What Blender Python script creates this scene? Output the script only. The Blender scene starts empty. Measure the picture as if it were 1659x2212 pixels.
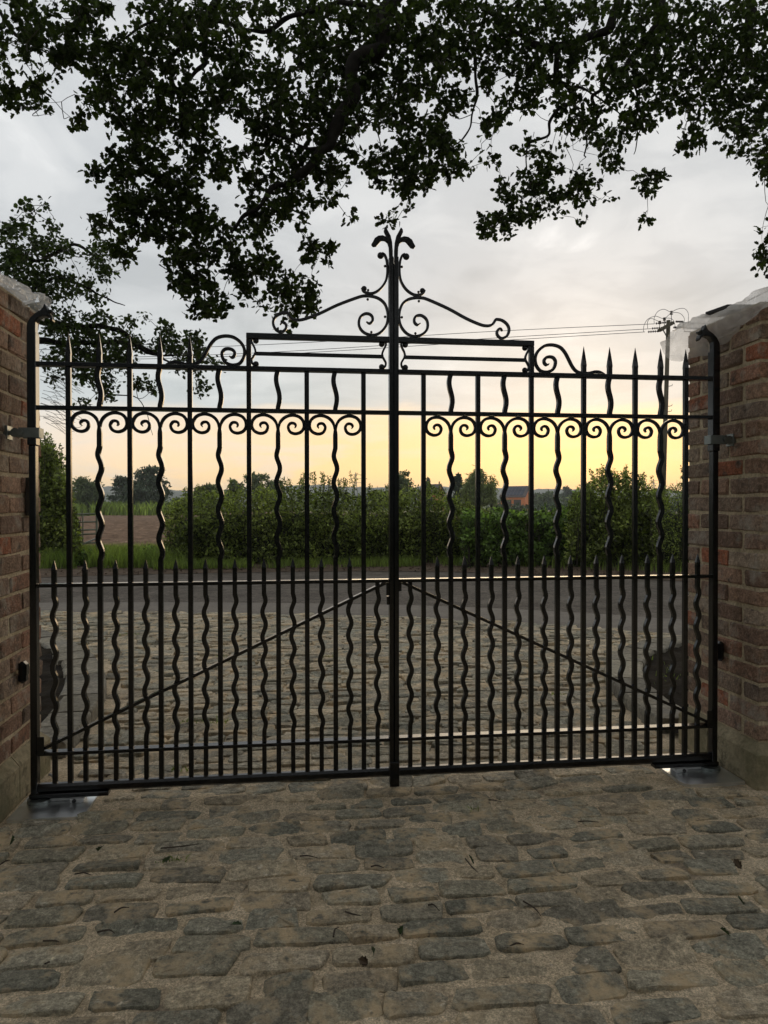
import bpy, bmesh, math, random
import numpy as np
from mathutils import Vector, Matrix, noise as mn

S = bpy.context.scene
COL = S.collection
rng = np.random.default_rng(7)
random.seed(7)
R = math.radians

# ------------------------------------------------------------------ camera
CAM = np.array([-0.4539, -3.3268, 1.3326])
YAW, PITCH, ROLL, FOC = 0.1220, -0.0097, -0.0011, 1531.0
_F = np.array([math.sin(YAW) * math.cos(PITCH), math.cos(YAW) * math.cos(PITCH), math.sin(PITCH)])
_R = np.cross(_F, [0, 0, 1.0]); _R /= np.linalg.norm(_R); _U = np.cross(_R, _F)
c_, s_ = math.cos(ROLL), math.sin(ROLL)
_R, _U = c_ * _R + s_ * _U, -s_ * _R + c_ * _U
cam = bpy.data.cameras.new('camera'); co = bpy.data.objects.new('camera', cam); COL.objects.link(co)
cam.sensor_fit = 'HORIZONTAL'; cam.sensor_width = 36; cam.lens = 36 * FOC / 1659
cam.clip_start = 0.05; cam.clip_end = 6000
co.matrix_world = Matrix(((_R[0], _U[0], -_F[0], CAM[0]), (_R[1], _U[1], -_F[1], CAM[1]),
                          (_R[2], _U[2], -_F[2], CAM[2]), (0, 0, 0, 1)))
S.camera = co

def pt(x, y, Y):
    """point of the world plane at depth Y seen at photo position x, y"""
    d = _F + _R * (x - 829.5) / FOC - _U * (y - 1106) / FOC
    return CAM + d * (Y - CAM[1]) / d[1]
def gp(x, y):
    d = _F + _R * (x - 829.5) / FOC - _U * (y - 1106) / FOC
    return CAM + d * (-CAM[2]) / d[2]

# ------------------------------------------------------------------ sky, sun, exposure
SUN_AZ, SUN_EL = YAW + math.atan((1230 - 829) / FOC), R(4.0)
w = bpy.data.worlds.new('World'); S.world = w; w.use_nodes = True
nt = w.node_tree; N = nt.nodes; N.clear()
def nd(t, **k):
    n = N.new(t)
    for a, b in k.items(): setattr(n, a, b)
    return n
def lk(a, b): nt.links.new(a, b)
def math_(op, a, b=None, c=None, clamp=False):
    n = nd('ShaderNodeMath', operation=op); n.use_clamp = clamp
    for i, v in enumerate((a, b, c)):
        if v is None: continue
        if isinstance(v, (int, float)): n.inputs[i].default_value = v
        else: lk(v, n.inputs[i])
    return n.outputs[0]
def mixc(f, a, b, mode='MIX'):
    n = nd('ShaderNodeMix', data_type='RGBA', blend_type=mode)
    if isinstance(f, (int, float)): n.inputs[0].default_value = f
    else: lk(f, n.inputs[0])
    for i, v in ((6, a), (7, b)):
        if isinstance(v, tuple): n.inputs[i].default_value = (*v, 1)
        else: lk(v, n.inputs[i])
    return n.outputs[2]
def ramp(f, stops, smooth=False):
    n = nd('ShaderNodeValToRGB'); e = n.color_ramp.elements
    n.color_ramp.interpolation = 'EASE' if smooth else 'LINEAR'
    while len(e) < len(stops): e.new(.5)
    for i, (p, c) in enumerate(stops):
        e[i].position = p; e[i].color = (*c, 1) if isinstance(c, tuple) else (c, c, c, 1)
    lk(f, n.inputs[0]); return n.outputs[0]
tc = nd('ShaderNodeTexCoord'); sx = nd('ShaderNodeSeparateXYZ'); lk(tc.outputs['Generated'], sx.inputs[0])
sky = nd('ShaderNodeTexSky', sky_type='NISHITA'); sky.sun_disc = False
sky.sun_elevation = SUN_EL; sky.sun_rotation = SUN_AZ; sky.dust_density = 3.0
elev = math_('ARCSINE', sx.outputs[2])                        # radians
hz = nd('ShaderNodeVectorMath', operation='NORMALIZE')
cb = nd('ShaderNodeCombineXYZ'); lk(sx.outputs[0], cb.inputs[0]); lk(sx.outputs[1], cb.inputs[1]); lk(cb.outputs[0], hz.inputs[0])
dt = nd('ShaderNodeVectorMath', operation='DOT_PRODUCT'); lk(hz.outputs[0], dt.inputs[0])
dt.inputs[1].default_value = (math.sin(SUN_AZ), math.cos(SUN_AZ), 0)
azd = math_('ARCCOSINE', dt.outputs['Value'])                 # angle from the sun's azimuth
# cloud noise on a flattened dome
pz = math_('ADD', sx.outputs[2], 0.12)
px_ = math_('DIVIDE', sx.outputs[0], pz); py_ = math_('DIVIDE', sx.outputs[1], pz)
cp = nd('ShaderNodeCombineXYZ'); lk(px_, cp.inputs[0]); lk(py_, cp.inputs[1])
def cloud(scale, det, off, dist=0.4, vec=None):
    n = nd('ShaderNodeTexNoise'); n.inputs['Scale'].default_value = scale; n.inputs['Detail'].default_value = det
    n.inputs['Roughness'].default_value = .55; n.inputs['Distortion'].default_value = dist
    m = nd('ShaderNodeMapping'); m.inputs['Location'].default_value = off
    lk(vec or cp.outputs[0], m.inputs[0]); lk(m.outputs[0], n.inputs['Vector']); return n.outputs[0]
n1 = cloud(0.9, 7, (3.1, 1.7, 0)); n2 = cloud(2.6, 6, (8.1, 4.7, 2), 0.8)
st = nd('ShaderNodeMapping'); st.inputs['Scale'].default_value = (5, 5, 26); lk(tc.outputs['Generated'], st.inputs[0])
n3 = cloud(1.0, 6, (1.3, 5.2, .4), 0.6, st.outputs[0])
grey = ramp(math_('ADD', math_('MULTIPLY', n1, .6), math_('MULTIPLY', n2, .4)),
            [(.36, (.37, .39, .405)), (.46, (.445, .462, .475)), (.54, (.515, .528, .535)), (.62, (.64, .645, .645))], True)
low = ramp(elev, [(0.0, (.55, .56, .60)), (.16, (.49, .555, .57)), (.26, (.52, .58, .60)), (.5, (1, 1, 1))])
e_low = ramp(elev, [(.12, 1.0), (.30, 0.0)], True)
body = mixc(math_('MULTIPLY', e_low, .75), grey, mixc(ramp(n3, [(.35, 0.0), (.65, 1.0)]), (.33, .385, .405), (.45, .495, .51)))
# warm band below the cloud deck
eh = math_('ADD', elev, math_('MULTIPLY', math_('SUBTRACT', n3, .5), .055))
band = ramp(eh, [(.120, 1.0), (.143, 0.0)], True)
warm_near = ramp(elev, [(0.0, (1.05, .69, .25)), (.03, (1.03, .67, .26)), (.08, (.88, .57, .26)), (.12, (.76, .56, .34)), (.15, (.60, .56, .50))])
warm_far = ramp(elev, [(0.0, (.86, .62, .36)), (.04, (.84, .65, .43)), (.08, (.76, .65, .53)), (.13, (.62, .60, .57))])
wz = ramp(azd, [(0.0, 1.0), (.28, .92), (.50, .5), (.78, 0.0)], True)
warm = mixc(wz, warm_far, warm_near)
cl3 = cloud(1.0, 7, (4.4, 2.2, 7.4), 0.9, st.outputs[0])
wcl = math_('MULTIPLY', ramp(cl3, [(.50, 0.0), (.62, 1.0)]), .55)
warm = mixc(math_('MULTIPLY', wcl, ramp(azd, [(.10, .25), (.40, 1.0)])), warm, (.66, .60, .52))
azfade = ramp(azd, [(.6, 1.0), (1.3, 0.0)], True)
skyc = mixc(math_('MULTIPLY', band, azfade), body, warm)
nsk = mixc(1.0, sky.outputs[0], (.010, .010, .010), 'MULTIPLY'); skyc = mixc(1.0, skyc, nsk, 'ADD')
grd = ramp(elev, [(0.0, 0.0), (.012, 1.0)])
bg = nd('ShaderNodeBackground'); bg.inputs[1].default_value = 1.0; lk(skyc, bg.inputs[0])
wo = nd('ShaderNodeOutputWorld'); lk(bg.outputs[0], wo.inputs[0])

sl = bpy.data.lights.new('sun', 'SUN'); so = bpy.data.objects.new('sun', sl); COL.objects.link(so)
sl.energy = 0.5; sl.angle = R(35); sl.color = (1, .78, .5)
sd = Vector((math.sin(SUN_AZ) * math.cos(SUN_EL + .05), math.cos(SUN_AZ) * math.cos(SUN_EL + .05), math.sin(SUN_EL + .05)))
so.rotation_euler = sd.to_track_quat('Z', 'Y').to_euler()
S.view_settings.view_transform = 'Standard'; S.view_settings.look = 'None'
S.view_settings.exposure = 0.50; S.view_settings.gamma = 1.0; S.view_settings.use_curve_mapping = False
S.render.engine = 'CYCLES'
S.cycles.max_bounces = 6; S.cycles.transparent_max_bounces = 12; S.cycles.use_denoising = True

# ------------------------------------------------------------------ materials
def mat(name, cols, scale=6, rough=.8, bump=.3, bscale=None, rnd=None, metallic=0, spec=.4, stain=None,
        stretch=(1, 1, 1), detail=6, trans=0, bdist=.01, rough2=None, coat=0, leafvar=0, grain=None):
    """cols: 2-4 colours mixed by noise in world space; rnd: colours picked per object; stain: (colour, scale, lo, hi)"""
    global nt, N
    m = bpy.data.materials.new(name); m.use_nodes = True; nt = m.node_tree; N = nt.nodes; N.clear()
    g = nd('ShaderNodeNewGeometry'); mp = nd('ShaderNodeMapping'); mp.inputs['Scale'].default_value = stretch
    lk(g.outputs['Position'], mp.inputs[0]); V = mp.outputs[0]
    def nz(sc, det=6, ro=.6):
        n = nd('ShaderNodeTexNoise'); n.inputs['Scale'].default_value = sc; n.inputs['Detail'].default_value = det
        n.inputs['Roughness'].default_value = ro; lk(V, n.inputs['Vector']); return n.outputs[0]
    f = nz(scale, detail)
    k = len(cols)
    c = ramp(f, [(.32 + .36 * i / (k - 1), cols[i]) for i in range(k)]) if k > 1 else None
    if rnd:
        oi = nd('ShaderNodeObjectInfo'); at = nd('ShaderNodeAttribute', attribute_name='rnd')
        rv = math_('FRACT', math_('ADD', oi.outputs['Random'], at.outputs['Fac']))
        rc = ramp(rv, [(i / max(1, len(rnd)), rnd[i]) for i in range(len(rnd))])
        rc.node.color_ramp.interpolation = 'CONSTANT'
        c = rc if c is None else mixc(.72, c, rc)
        # brightness also varies a little
        vv = math_('FRACT', math_('MULTIPLY', rv, 17.31))
        c = mixc(1.0, c, ramp(vv, [(0, .78), (1, 1.2)]), 'MULTIPLY')
        fn = nz(scale * 5, 5)
        c = mixc(.8, c, ramp(fn, [(.3, .7), (.7, 1.25)]), 'MULTIPLY')
    if leafvar:
        at = nd('ShaderNodeAttribute', attribute_name='rnd')
        c = mixc(1.0, c, ramp(at.outputs['Fac'], [(0, 1 - leafvar), (.6, 1.0), (1, 1 + leafvar * 1.3)]), 'MULTIPLY')
    if grain:
        for gs, ga in grain: c = mixc(1.0, c, ramp(nz(gs, 4, .7), [(.32, 1 - ga), (.5, 1.0), (.68, 1 + ga)]), 'MULTIPLY')
    if stain:
        for sc, ssc, lo, hi in (stain if isinstance(stain, list) else [stain]):
            c = mixc(ramp(nz(ssc, 7, .65), [(lo, 0.0), (hi, 1.0)]), c, sc)
    b = nd('ShaderNodeBsdfPrincipled')
    if isinstance(c, tuple) or c is None: b.inputs['Base Color'].default_value = (*cols[0], 1)
    else: lk(c, b.inputs['Base Color'])
    b.inputs['Metallic'].default_value = metallic; b.inputs['Specular IOR Level'].default_value = spec
    if rough2 is None: b.inputs['Roughness'].default_value = rough
    else: lk(ramp(nz(scale * 2), [(.35, rough), (.65, rough2)]), b.inputs['Roughness'])
    if coat: b.inputs['Coat Weight'].default_value = coat; b.inputs['Coat Roughness'].default_value = .08
    if bump:
        bn = nd('ShaderNodeBump'); bn.inputs['Strength'].default_value = bump; bn.inputs['Distance'].default_value = bdist
        lk(nz(bscale or scale * 6, 8, .65), bn.inputs['Height']); lk(bn.outputs[0], b.inputs['Normal'])
    out = nd('ShaderNodeOutputMaterial'); sh = b.outputs[0]
    if trans:
        tr = nd('ShaderNodeBsdfTranslucent'); mx = nd('ShaderNodeMixShader'); mx.inputs[0].default_value = trans
        cc = mixc(1.0, c if not isinstance(c, tuple) else c, (1.5, 1.7, .7), 'MULTIPLY'); lk(cc, tr.inputs[0])
        lk(sh, mx.inputs[1]); lk(tr.outputs[0], mx.inputs[2]); sh = mx.outputs[0]
    lk(sh, out.inputs[0])
    return m

M = {}
M['iron'] = mat('black_gloss_paint', [(.002, .002, .0022), (.0035, .0035, .004)], 30, .15, .05, 200, spec=.5, bdist=.0008, rough2=.24)
M['brick'] = mat('reclaimed_brick', [(.22, .15, .105), (.34, .23, .165)], 9, .92, 1.0, 70, bdist=.012, spec=.2, grain=[(38, .32), (110, .38)],
    rnd=[(.30, .175, .12), (.32, .21, .145), (.22, .15, .11), (.34, .17, .11), (.36, .28, .205), (.26, .165, .12), (.35, .215, .145), (.42, .13, .06), (.29, .21, .155), (.21, .16, .125), (.32, .235, .17)],
    stain=[((.40, .355, .29), 9, .52, .70), ((.10, .08, .065), 13, .56, .70), ((.36, .30, .22), 34, .60, .72)])
M['mortar'] = mat('lime_mortar', spec=.1, cols=[(.44, .35, .23), (.58, .48, .33)], scale=12, rough=.95, bump=1.0, bscale=90, bdist=.008, grain=[(60, .3)])
M['plinth'] = mat('green_stained_stone', spec=.1, cols=[(0.225, 0.192, 0.119), (0.375, 0.312, 0.203)], scale=5, rough=.9, bump=.9, bscale=40, stain=[((0.170, 0.160, 0.090), 4, .48, .70), ((0.090, 0.078, 0.049), 11, .56, .7)], bdist=.008, grain=[(40, .2)])
M['sett'] = mat('sandstone_sett', spec=.22, cols=[(0.271, 0.244, 0.185), (0.470, 0.401, 0.286)], scale=9, rough=.85, bump=1.0, bscale=22, bdist=.03, rough2=.6, grain=[(26, .32), (80, .38), (190, .38)],
    rnd=[(0.247, 0.235, 0.179), (0.329, 0.299, 0.214), (0.444, 0.362, 0.243), (0.205, 0.204, 0.157), (0.362, 0.323, 0.236), (0.510, 0.409, 0.273), (0.271, 0.259, 0.198), (0.412, 0.338, 0.236), (0.247, 0.220, 0.164)],
    stain=[((0.593, 0.448, 0.273), 7, .50, .63), ((0.757, 0.676, 0.530), 18, .63, .72), ((0.140, 0.134, 0.108), 14, .58, .68)])
M['sand'] = mat('jointing_sand', spec=.1, cols=[(0.471, 0.371, 0.245), (0.665, 0.540, 0.378)], scale=7, rough=.95, bump=1.0, bscale=90, bdist=.01, grain=[(70, .35), (190, .5)], stain=[((0.166, 0.133, 0.103), 4, .55, .75), ((0.499, 0.435, 0.355), 60, .62, .7)])
M['kerb'] = mat('kerb_stone', spec=.1, cols=[(0.204, 0.180, 0.138), (0.336, 0.300, 0.230)], scale=7, rough=.85, bump=1.0, bscale=30, bdist=.02, grain=[(16, .3), (50, .25)], rnd=[(0.240, 0.216, 0.167), (0.324, 0.288, 0.218), (0.216, 0.198, 0.161)], stain=[((0.192, 0.180, 0.161), 8, .55, .7)])
M['tarmac'] = mat('old_tarmac', spec=.1, cols=[(.085, .072, .058), (.135, .115, .095)], scale=2, rough=.85, bump=1.0, bscale=30, bdist=.02, grain=[(5, .25), (14, .3), (45, .45)], stain=[((.17, .15, .125), 1.2, .5, .8), ((.19, .18, .165), 45, .60, .72)])
M['tarmac2'] = mat('new_tarmac_strip', spec=.1, cols=[(0.165, 0.146, 0.125), (0.209, 0.185, 0.155)], scale=2, rough=.85, bump=.7, bscale=60, bdist=.01, grain=[(30, .2)], stain=[((0.176, 0.164, 0.145), 50, .62, .72)])
M['dirt'] = mat('leaf_litter_dirt', spec=.1, cols=[(.075, .055, .04), (.15, .11, .08)], scale=5, rough=.95, bump=1.0, bscale=30, bdist=.03, stain=[((.22, .18, .13), 20, .60, .72)])
M['soil'] = mat('bed_soil', spec=.1, cols=[(0.013, 0.010, 0.007), (0.030, 0.023, 0.014)], scale=8, rough=.95, bump=1.0, bscale=35, bdist=.03)
M['plough'] = mat('ploughed_earth', spec=.1, cols=[(.13, .08, .05), (.22, .145, .095)], scale=1.2, grain=[(1.6, .3), (5, .35)], rough=.95, bump=1.0, bscale=6, bdist=.12, stretch=(1, .6, 1), stain=[((.42, .34, .27), 5, .64, .74)])
M['grassland'] = mat('meadow_ground', spec=.1, cols=[(.05, .075, .025), (.10, .13, .045)], scale=.5, rough=.95, bump=.8, bscale=5, bdist=.1)
M['crop'] = mat('pale_crop_ground', [(.22, .19, .10), (.28, .24, .14)], .2, .95, .5, 5, bdist=.1)
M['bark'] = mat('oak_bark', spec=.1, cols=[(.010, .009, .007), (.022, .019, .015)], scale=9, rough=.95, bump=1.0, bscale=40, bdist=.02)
M['twig'] = mat('thin_twigs', [(.03, .025, .018), (.05, .04, .03)], 9, .9, 0)
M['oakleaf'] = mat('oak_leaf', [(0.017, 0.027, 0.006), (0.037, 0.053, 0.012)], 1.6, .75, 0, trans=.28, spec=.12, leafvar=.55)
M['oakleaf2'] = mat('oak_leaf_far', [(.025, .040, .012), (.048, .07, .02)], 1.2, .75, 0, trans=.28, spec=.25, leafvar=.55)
M['hedgeleaf'] = mat('hedge_leaf', [(0.085, 0.107, 0.024), (0.152, 0.185, 0.044), (0.244, 0.275, 0.072)], 1.3, .6, 0, trans=.28, spec=.35, leafvar=.85)  # random leaf tones, spread wide to put highlights and shade into the colour
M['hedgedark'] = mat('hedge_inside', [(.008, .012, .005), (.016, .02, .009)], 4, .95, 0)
M['nettle'] = mat('nettle_leaf', [(.09, .145, .035), (.16, .235, .06)], 1.6, .6, 0, trans=.32, spec=.3, leafvar=.85)
M['grass'] = mat('grass_blade', [(0.125, 0.180, 0.039), (0.237, 0.288, 0.066)], .9, .6, 0, trans=.35, spec=.3, leafvar=.55)
M['fartree'] = mat('far_foliage', [(.075, .105, .045), (.12, .15, .07)], .25, .8, 0, trans=.2, leafvar=.55)
M['fartree2'] = mat('far_dark_foliage', [(.05, .075, .045), (.075, .10, .06)], .25, .8, 0, trans=.12, leafvar=.55)
M['farwillow'] = mat('far_willow_foliage', [(.12, .15, .045), (.17, .20, .08)], .3, .8, 0, trans=.3, leafvar=.55)
M['hill'] = mat('wooded_hill', [(.04, .06, .045), (.07, .095, .06)], .03, .95, 1.0, .15, bdist=3)
M['poleWood'] = mat('weathered_pole_wood', spec=.1, cols=[(0.060, 0.051, 0.035), (0.114, 0.099, 0.070)], scale=3, rough=.9, bump=.5, bscale=20, stretch=(6, 6, .6))
M['galv'] = mat('galvanised_steel', [(.16, .18, .17), (.26, .28, .27)], 12, .38, .15, 80, metallic=.85, bdist=.001, rough2=.5)
M['plate'] = mat('brushed_cover_plate', [(0.700, 0.742, 0.756), (0.850, 0.850, 0.850)], 6, .30, .12, 30, metallic=1, bdist=.0008, rough2=.42)
M['alu'] = mat('cast_aluminium', [(.42, .42, .41), (.5, .5, .5)], 20, .45, .1, 100, metallic=.3)
M['blackplastic'] = mat('black_plastic', [(.012, .012, .012), (.018, .018, .018)], 20, .22, 0)
M['boxgrey'] = mat('dark_grey_box', [(.05, .045, .04), (.07, .06, .05)], 20, .6, .1)
M['slate'] = mat('dark_tile', [(.02, .02, .02), (.045, .04, .04)], 12, .8, .6, 50, bdist=.003)
M['steel'] = mat('old_grey_gate_steel', [(.12, .14, .09), (.26, .27, .22)], 4, .6, .3, 40)
M['steelbright'] = mat('bright_gate_tube', [(.4, .4, .38), (.5, .5, .48)], 4, .4, 0)
M['insul'] = mat('brown_porcelain', [(.03, .02, .018), (.05, .03, .025)], 8, .3, 0)
M['wire'] = mat('aluminium_wire', [(.05, .05, .055), (.07, .07, .075)], 8, .5, 0)
M['farbrick'] = mat('orange_brick_wall', [(.50, .17, .07), (.62, .23, .10)], 1, .9, .3, 10)
M['rooftile'] = mat('grey_roof_tile', [(.07, .06, .06), (.10, .085, .08)], 1, .8, .3, 6)
M['solar'] = mat('solar_panel_glass', [(.02, .025, .04), (.03, .035, .055)], 1, .15, 0)
M['whitepaint'] = mat('white_paint', [(.6, .6, .58), (.7, .7, .68)], 1, .6, 0)
M['deadtwig'] = mat('fallen_twig', [(.04, .028, .02), (.07, .05, .035)], 9, .9, .3)
M['fallenleaf'] = mat('fallen_leaf', [(.03, .055, .015), (.05, .08, .025)], 9, .7, 0)
M['dryleaf'] = mat('dry_leaf', [(.07, .045, .025), (.11, .075, .045)], 9, .8, 0)
M['cable'] = mat('grey_cable', [(.2, .2, .2), (.3, .3, .3)], 9, .5, 0)
def plastic():
    global nt, N
    m = bpy.data.materials.new('polythene_sheet'); m.use_nodes = True; nt = m.node_tree; N = nt.nodes; N.clear()
    g = nd('ShaderNodeNewGeometry')
    n = nd('ShaderNodeTexNoise'); n.inputs['Scale'].default_value = 7; n.inputs['Detail'].default_value = 6; lk(g.outputs['Position'], n.inputs['Vector'])
    bn = nd('ShaderNodeBump'); bn.inputs['Strength'].default_value = .5; bn.inputs['Distance'].default_value = .02; lk(n.outputs[0], bn.inputs['Height'])
    p = nd('ShaderNodeBsdfPrincipled'); p.inputs['Base Color'].default_value = (.8, .78, .75, 1); p.inputs['Roughness'].default_value = .12
    lk(bn.outputs[0], p.inputs['Normal'])
    tl = nd('ShaderNodeBsdfTranslucent'); tl.inputs[0].default_value = (.9, .87, .84, 1)
    tp = nd('ShaderNodeBsdfTransparent'); tp.inputs[0].default_value = (.9, .9, .9, 1)
    a = nd('ShaderNodeMixShader'); a.inputs[0].default_value = .7; lk(p.outputs[0], a.inputs[1]); lk(tl.outputs[0], a.inputs[2])
    b = nd('ShaderNodeMixShader'); lk(ramp(n.outputs[0], [(.35, .74), (.65, .30)]), b.inputs[0]); lk(a.outputs[0], b.inputs[1]); lk(tp.outputs[0], b.inputs[2])
    o = nd('ShaderNodeOutputMaterial'); lk(b.outputs[0], o.inputs[0]); return m
M['plastic'] = plastic()

# ------------------------------------------------------------------ object helpers
def tag(o, label=None, cat=None, group=None, kind=None):
    if label: o['label'] = label
    if cat: o['category'] = cat
    if group: o['group'] = group
    if kind: o['kind'] = kind
    return o
def link(name, me, parent=None, m=None):
    o = bpy.data.objects.new(name, me)
    if m is not None and me is not None: me.materials.clear(); me.materials.append(M[m] if isinstance(m, str) else m)
    COL.objects.link(o)
    if parent is not None:
        o.parent = parent
        if parent.parent is None: o.matrix_parent_inverse = Matrix.Translation(-Vector(parent.location))
    return o
def empty(name, loc, label, cat, group=None, kind=None):
    o = bpy.data.objects.new(name, None); o.location = loc; o.empty_display_size = .1; COL.objects.link(o)
    return tag(o, label, cat, group, kind)
def mesh(name, V, Fc, smooth=False):
    me = bpy.data.meshes.new(name); me.from_pydata([tuple(map(float, v)) for v in V], [], Fc); me.update()
    if smooth: me.shade_smooth()
    return me
def bigmesh(name, V, polys, smooth=False, rnd=None):
    """V (n,3) array, polys (m,k) int array"""
    me = bpy.data.meshes.new(name); V = np.asarray(V, np.float32); P = np.asarray(polys, np.int32)
    me.vertices.add(len(V)); me.vertices.foreach_set('co', V.ravel())
    k = P.shape[1]; me.loops.add(P.size); me.loops.foreach_set('vertex_index', P.ravel())
    me.polygons.add(len(P)); me.polygons.foreach_set('loop_start', np.arange(len(P), dtype=np.int32) * k)
    me.polygons.foreach_set('loop_total', np.full(len(P), k, np.int32))
    if rnd is not None:
        a = me.attributes.new('rnd', 'FLOAT', 'FACE'); a.data.foreach_set('value', np.asarray(rnd, np.float32))
    me.update(calc_edges=True); me.validate()
    if smooth: me.shade_smooth()
    return me
class MB:
    def __init__(s): s.V = []; s.F = []
    def add(s, V, Fc):
        n = len(s.V); s.V += [tuple(v) for v in V]; s.F += [tuple(i + n for i in f) for f in Fc]; return s
    def box(s, x0, x1, y0, y1, z0, z1, ch=0.0):
        if ch <= 0:
            V = [(x, y, z) for x in (x0, x1) for y in (y0, y1) for z in (z0, z1)]
            return s.add(V, [(0, 1, 3, 2), (4, 6, 7, 5), (0, 4, 5, 1), (2, 3, 7, 6), (0, 2, 6, 4), (1, 5, 7, 3)])
        bm = bmesh.new(); bmesh.ops.create_cube(bm, size=1)
        for v in bm.verts: v.co = ((x0 + x1) / 2 + v.co.x * (x1 - x0), (y0 + y1) / 2 + v.co.y * (y1 - y0), (z0 + z1) / 2 + v.co.z * (z1 - z0))
        bmesh.ops.bevel(bm, geom=bm.edges[:], offset=ch, segments=1, affect='EDGES')
        bm.verts.index_update()
        s.add([v.co[:] for v in bm.verts], [tuple(v.index for v in f.verts) for f in bm.faces]); bm.free(); return s
    def ribbon(s, P, wd, dp, y0=0.0, ch=.2):
        """bar swept along (X,Z) path: wd width(s) in the gate plane, dp depth in Y, chamfered section"""
        P = np.array(P, float); n = len(P)
        W = np.full(n, wd) if np.isscalar(wd) else np.array(wd); D = np.full(n, dp) if np.isscalar(dp) else np.array(dp)
        T = np.gradient(P, axis=0); T /= np.linalg.norm(T, axis=1)[:, None] + 1e-9; Nn = np.stack([T[:, 1], -T[:, 0]], 1)
        V = []; base = len(s.V)
        for i in range(n):
            a, b = W[i] / 2, D[i] / 2; c = ch * min(a, b)
            for u, v in ((-a + c, -b), (a - c, -b), (a, -b + c), (a, b - c), (a - c, b), (-a + c, b), (-a, b - c), (-a, -b + c)):
                V.append((P[i, 0] + Nn[i, 0] * u, y0 + v, P[i, 1] + Nn[i, 1] * u))
        Fc = []
        for i in range(n - 1):
            for k in range(8):
                a, b = i * 8 + k, i * 8 + (k + 1) % 8; Fc.append((a, b, b + 8, a + 8))
        Fc.append(tuple(range(7, -1, -1))); Fc.append(tuple(range((n - 1) * 8, n * 8)))
        return s.add(V, Fc)
    def tube(s, P, r, k=6, cap=True):
        P = np.array(P, float); n = len(P); rr = np.full(n, r) if np.isscalar(r) else np.array(r)
        T = np.gradient(P, axis=0); T /= np.linalg.norm(T, axis=1)[:, None] + 1e-9
        ref = np.array([0, 0, 1.0]) if abs(T[:, 2]).mean() < .8 else np.array([1.0, 0, 0])
        A = np.cross(T, ref); A /= np.linalg.norm(A, axis=1)[:, None] + 1e-9; B = np.cross(T, A)
        an = np.arange(k) * 2 * math.pi / k
        V = (P[:, None] + rr[:, None, None] * (np.cos(an)[None, :, None] * A[:, None] + np.sin(an)[None, :, None] * B[:, None])).reshape(-1, 3)
        Fc = [(i * k + j, i * k + (j + 1) % k, (i + 1) * k + (j + 1) % k, (i + 1) * k + j) for i in range(n - 1) for j in range(k)]
        if cap and k > 2: Fc += [tuple(range(k - 1, -1, -1)), tuple(range((n - 1) * k, n * k))]
        return s.add(V, Fc)
    def ball(s, c, r, sy=1.0, seg=10):
        bm = bmesh.new(); bmesh.ops.create_uvsphere(bm, u_segments=seg, v_segments=seg // 2 + 1, radius=r)
        bm.verts.index_update()
        s.add([(c[0] + v.co.x, c[1] + v.co.y * sy, c[2] + v.co.z) for v in bm.verts], [tuple(v.index for v in f.verts) for f in bm.faces]); bm.free(); return s
    def prism(s, O, dp, y0=0.0, bulge=0.0):
        """outline in (X,Z), extruded in Y with a domed front and back"""
        n = len(O); O = np.array(O, float); c = O.mean(0)
        V = [(x, y0 - dp / 2, z) for x, z in (O * .0 + O)] + [(x, y0 + dp / 2, z) for x, z in O]
        Fc = [(i, (i + 1) % n, n + (i + 1) % n, n + i) for i in range(n)]
        Fc += [tuple(range(n - 1, -1, -1)), tuple(range(n, 2 * n))]
        return s.add(V, Fc)
    def obj(s, name, m, parent=None, smooth=False, auto=False):
        me = mesh(name, s.V, s.F, smooth)
        bm = bmesh.new(); bm.from_mesh(me); bmesh.ops.recalc_face_normals(bm, faces=bm.faces); bm.to_mesh(me); bm.free()
        if smooth: me.shade_smooth()
        return link(name, me, parent, m)
def cr(P, n=5):
    """Catmull-Rom through P"""
    P = np.array(P, float); Q = np.vstack([2 * P[0] - P[1], P, 2 * P[-1] - P[-2]]); out = []
    for i in range(1, len(Q) - 2):
        for t in np.arange(n) / n:
            out.append(.5 * ((2 * Q[i]) + (-Q[i-1] + Q[i+1]) * t + (2*Q[i-1] - 5*Q[i] + 4*Q[i+1] - Q[i+2]) * t*t + (-Q[i-1] + 3*Q[i] - 3*Q[i+1] + Q[i+2]) * t**3))
    out.append(P[-1]); return np.array(out)
_VT = {}
def vnoise(x, y, seed=0, octs=4):
    """smooth value noise 0..1 for arrays"""
    T = _VT.setdefault(seed, None)
    if T is None: T = _VT[seed] = np.random.default_rng(seed).random((256, 256))
    s = 0; a = 1; tot = 0
    for o in range(octs):
        xi, yi = np.floor(x).astype(int), np.floor(y).astype(int); fx, fy = x - xi, y - yi
        fx, fy = fx * fx * (3 - 2 * fx), fy * fy * (3 - 2 * fy)
        g = lambda i, j: T[(xi + i) & 255, (yi + j) & 255]
        s = s + a * ((g(0, 0) * (1 - fx) + g(1, 0) * fx) * (1 - fy) + (g(0, 1) * (1 - fx) + g(1, 1) * fx) * fy)
        tot += a; a *= .5; x, y = x * 2.03 + 17.3, y * 2.03 + 5.7
    return s / tot
def gridmesh(xs, ys, zf):
    X, Y = np.meshgrid(xs, ys, indexing='ij'); Z = zf(X, Y); n, m = X.shape
    V = np.stack([X, Y, Z], -1).reshape(-1, 3); I = np.arange(n * m).reshape(n, m)
    P = np.stack([I[:-1, :-1], I[1:, :-1], I[1:, 1:], I[:-1, 1:]], -1).reshape(-1, 4)
    return V, P

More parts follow.
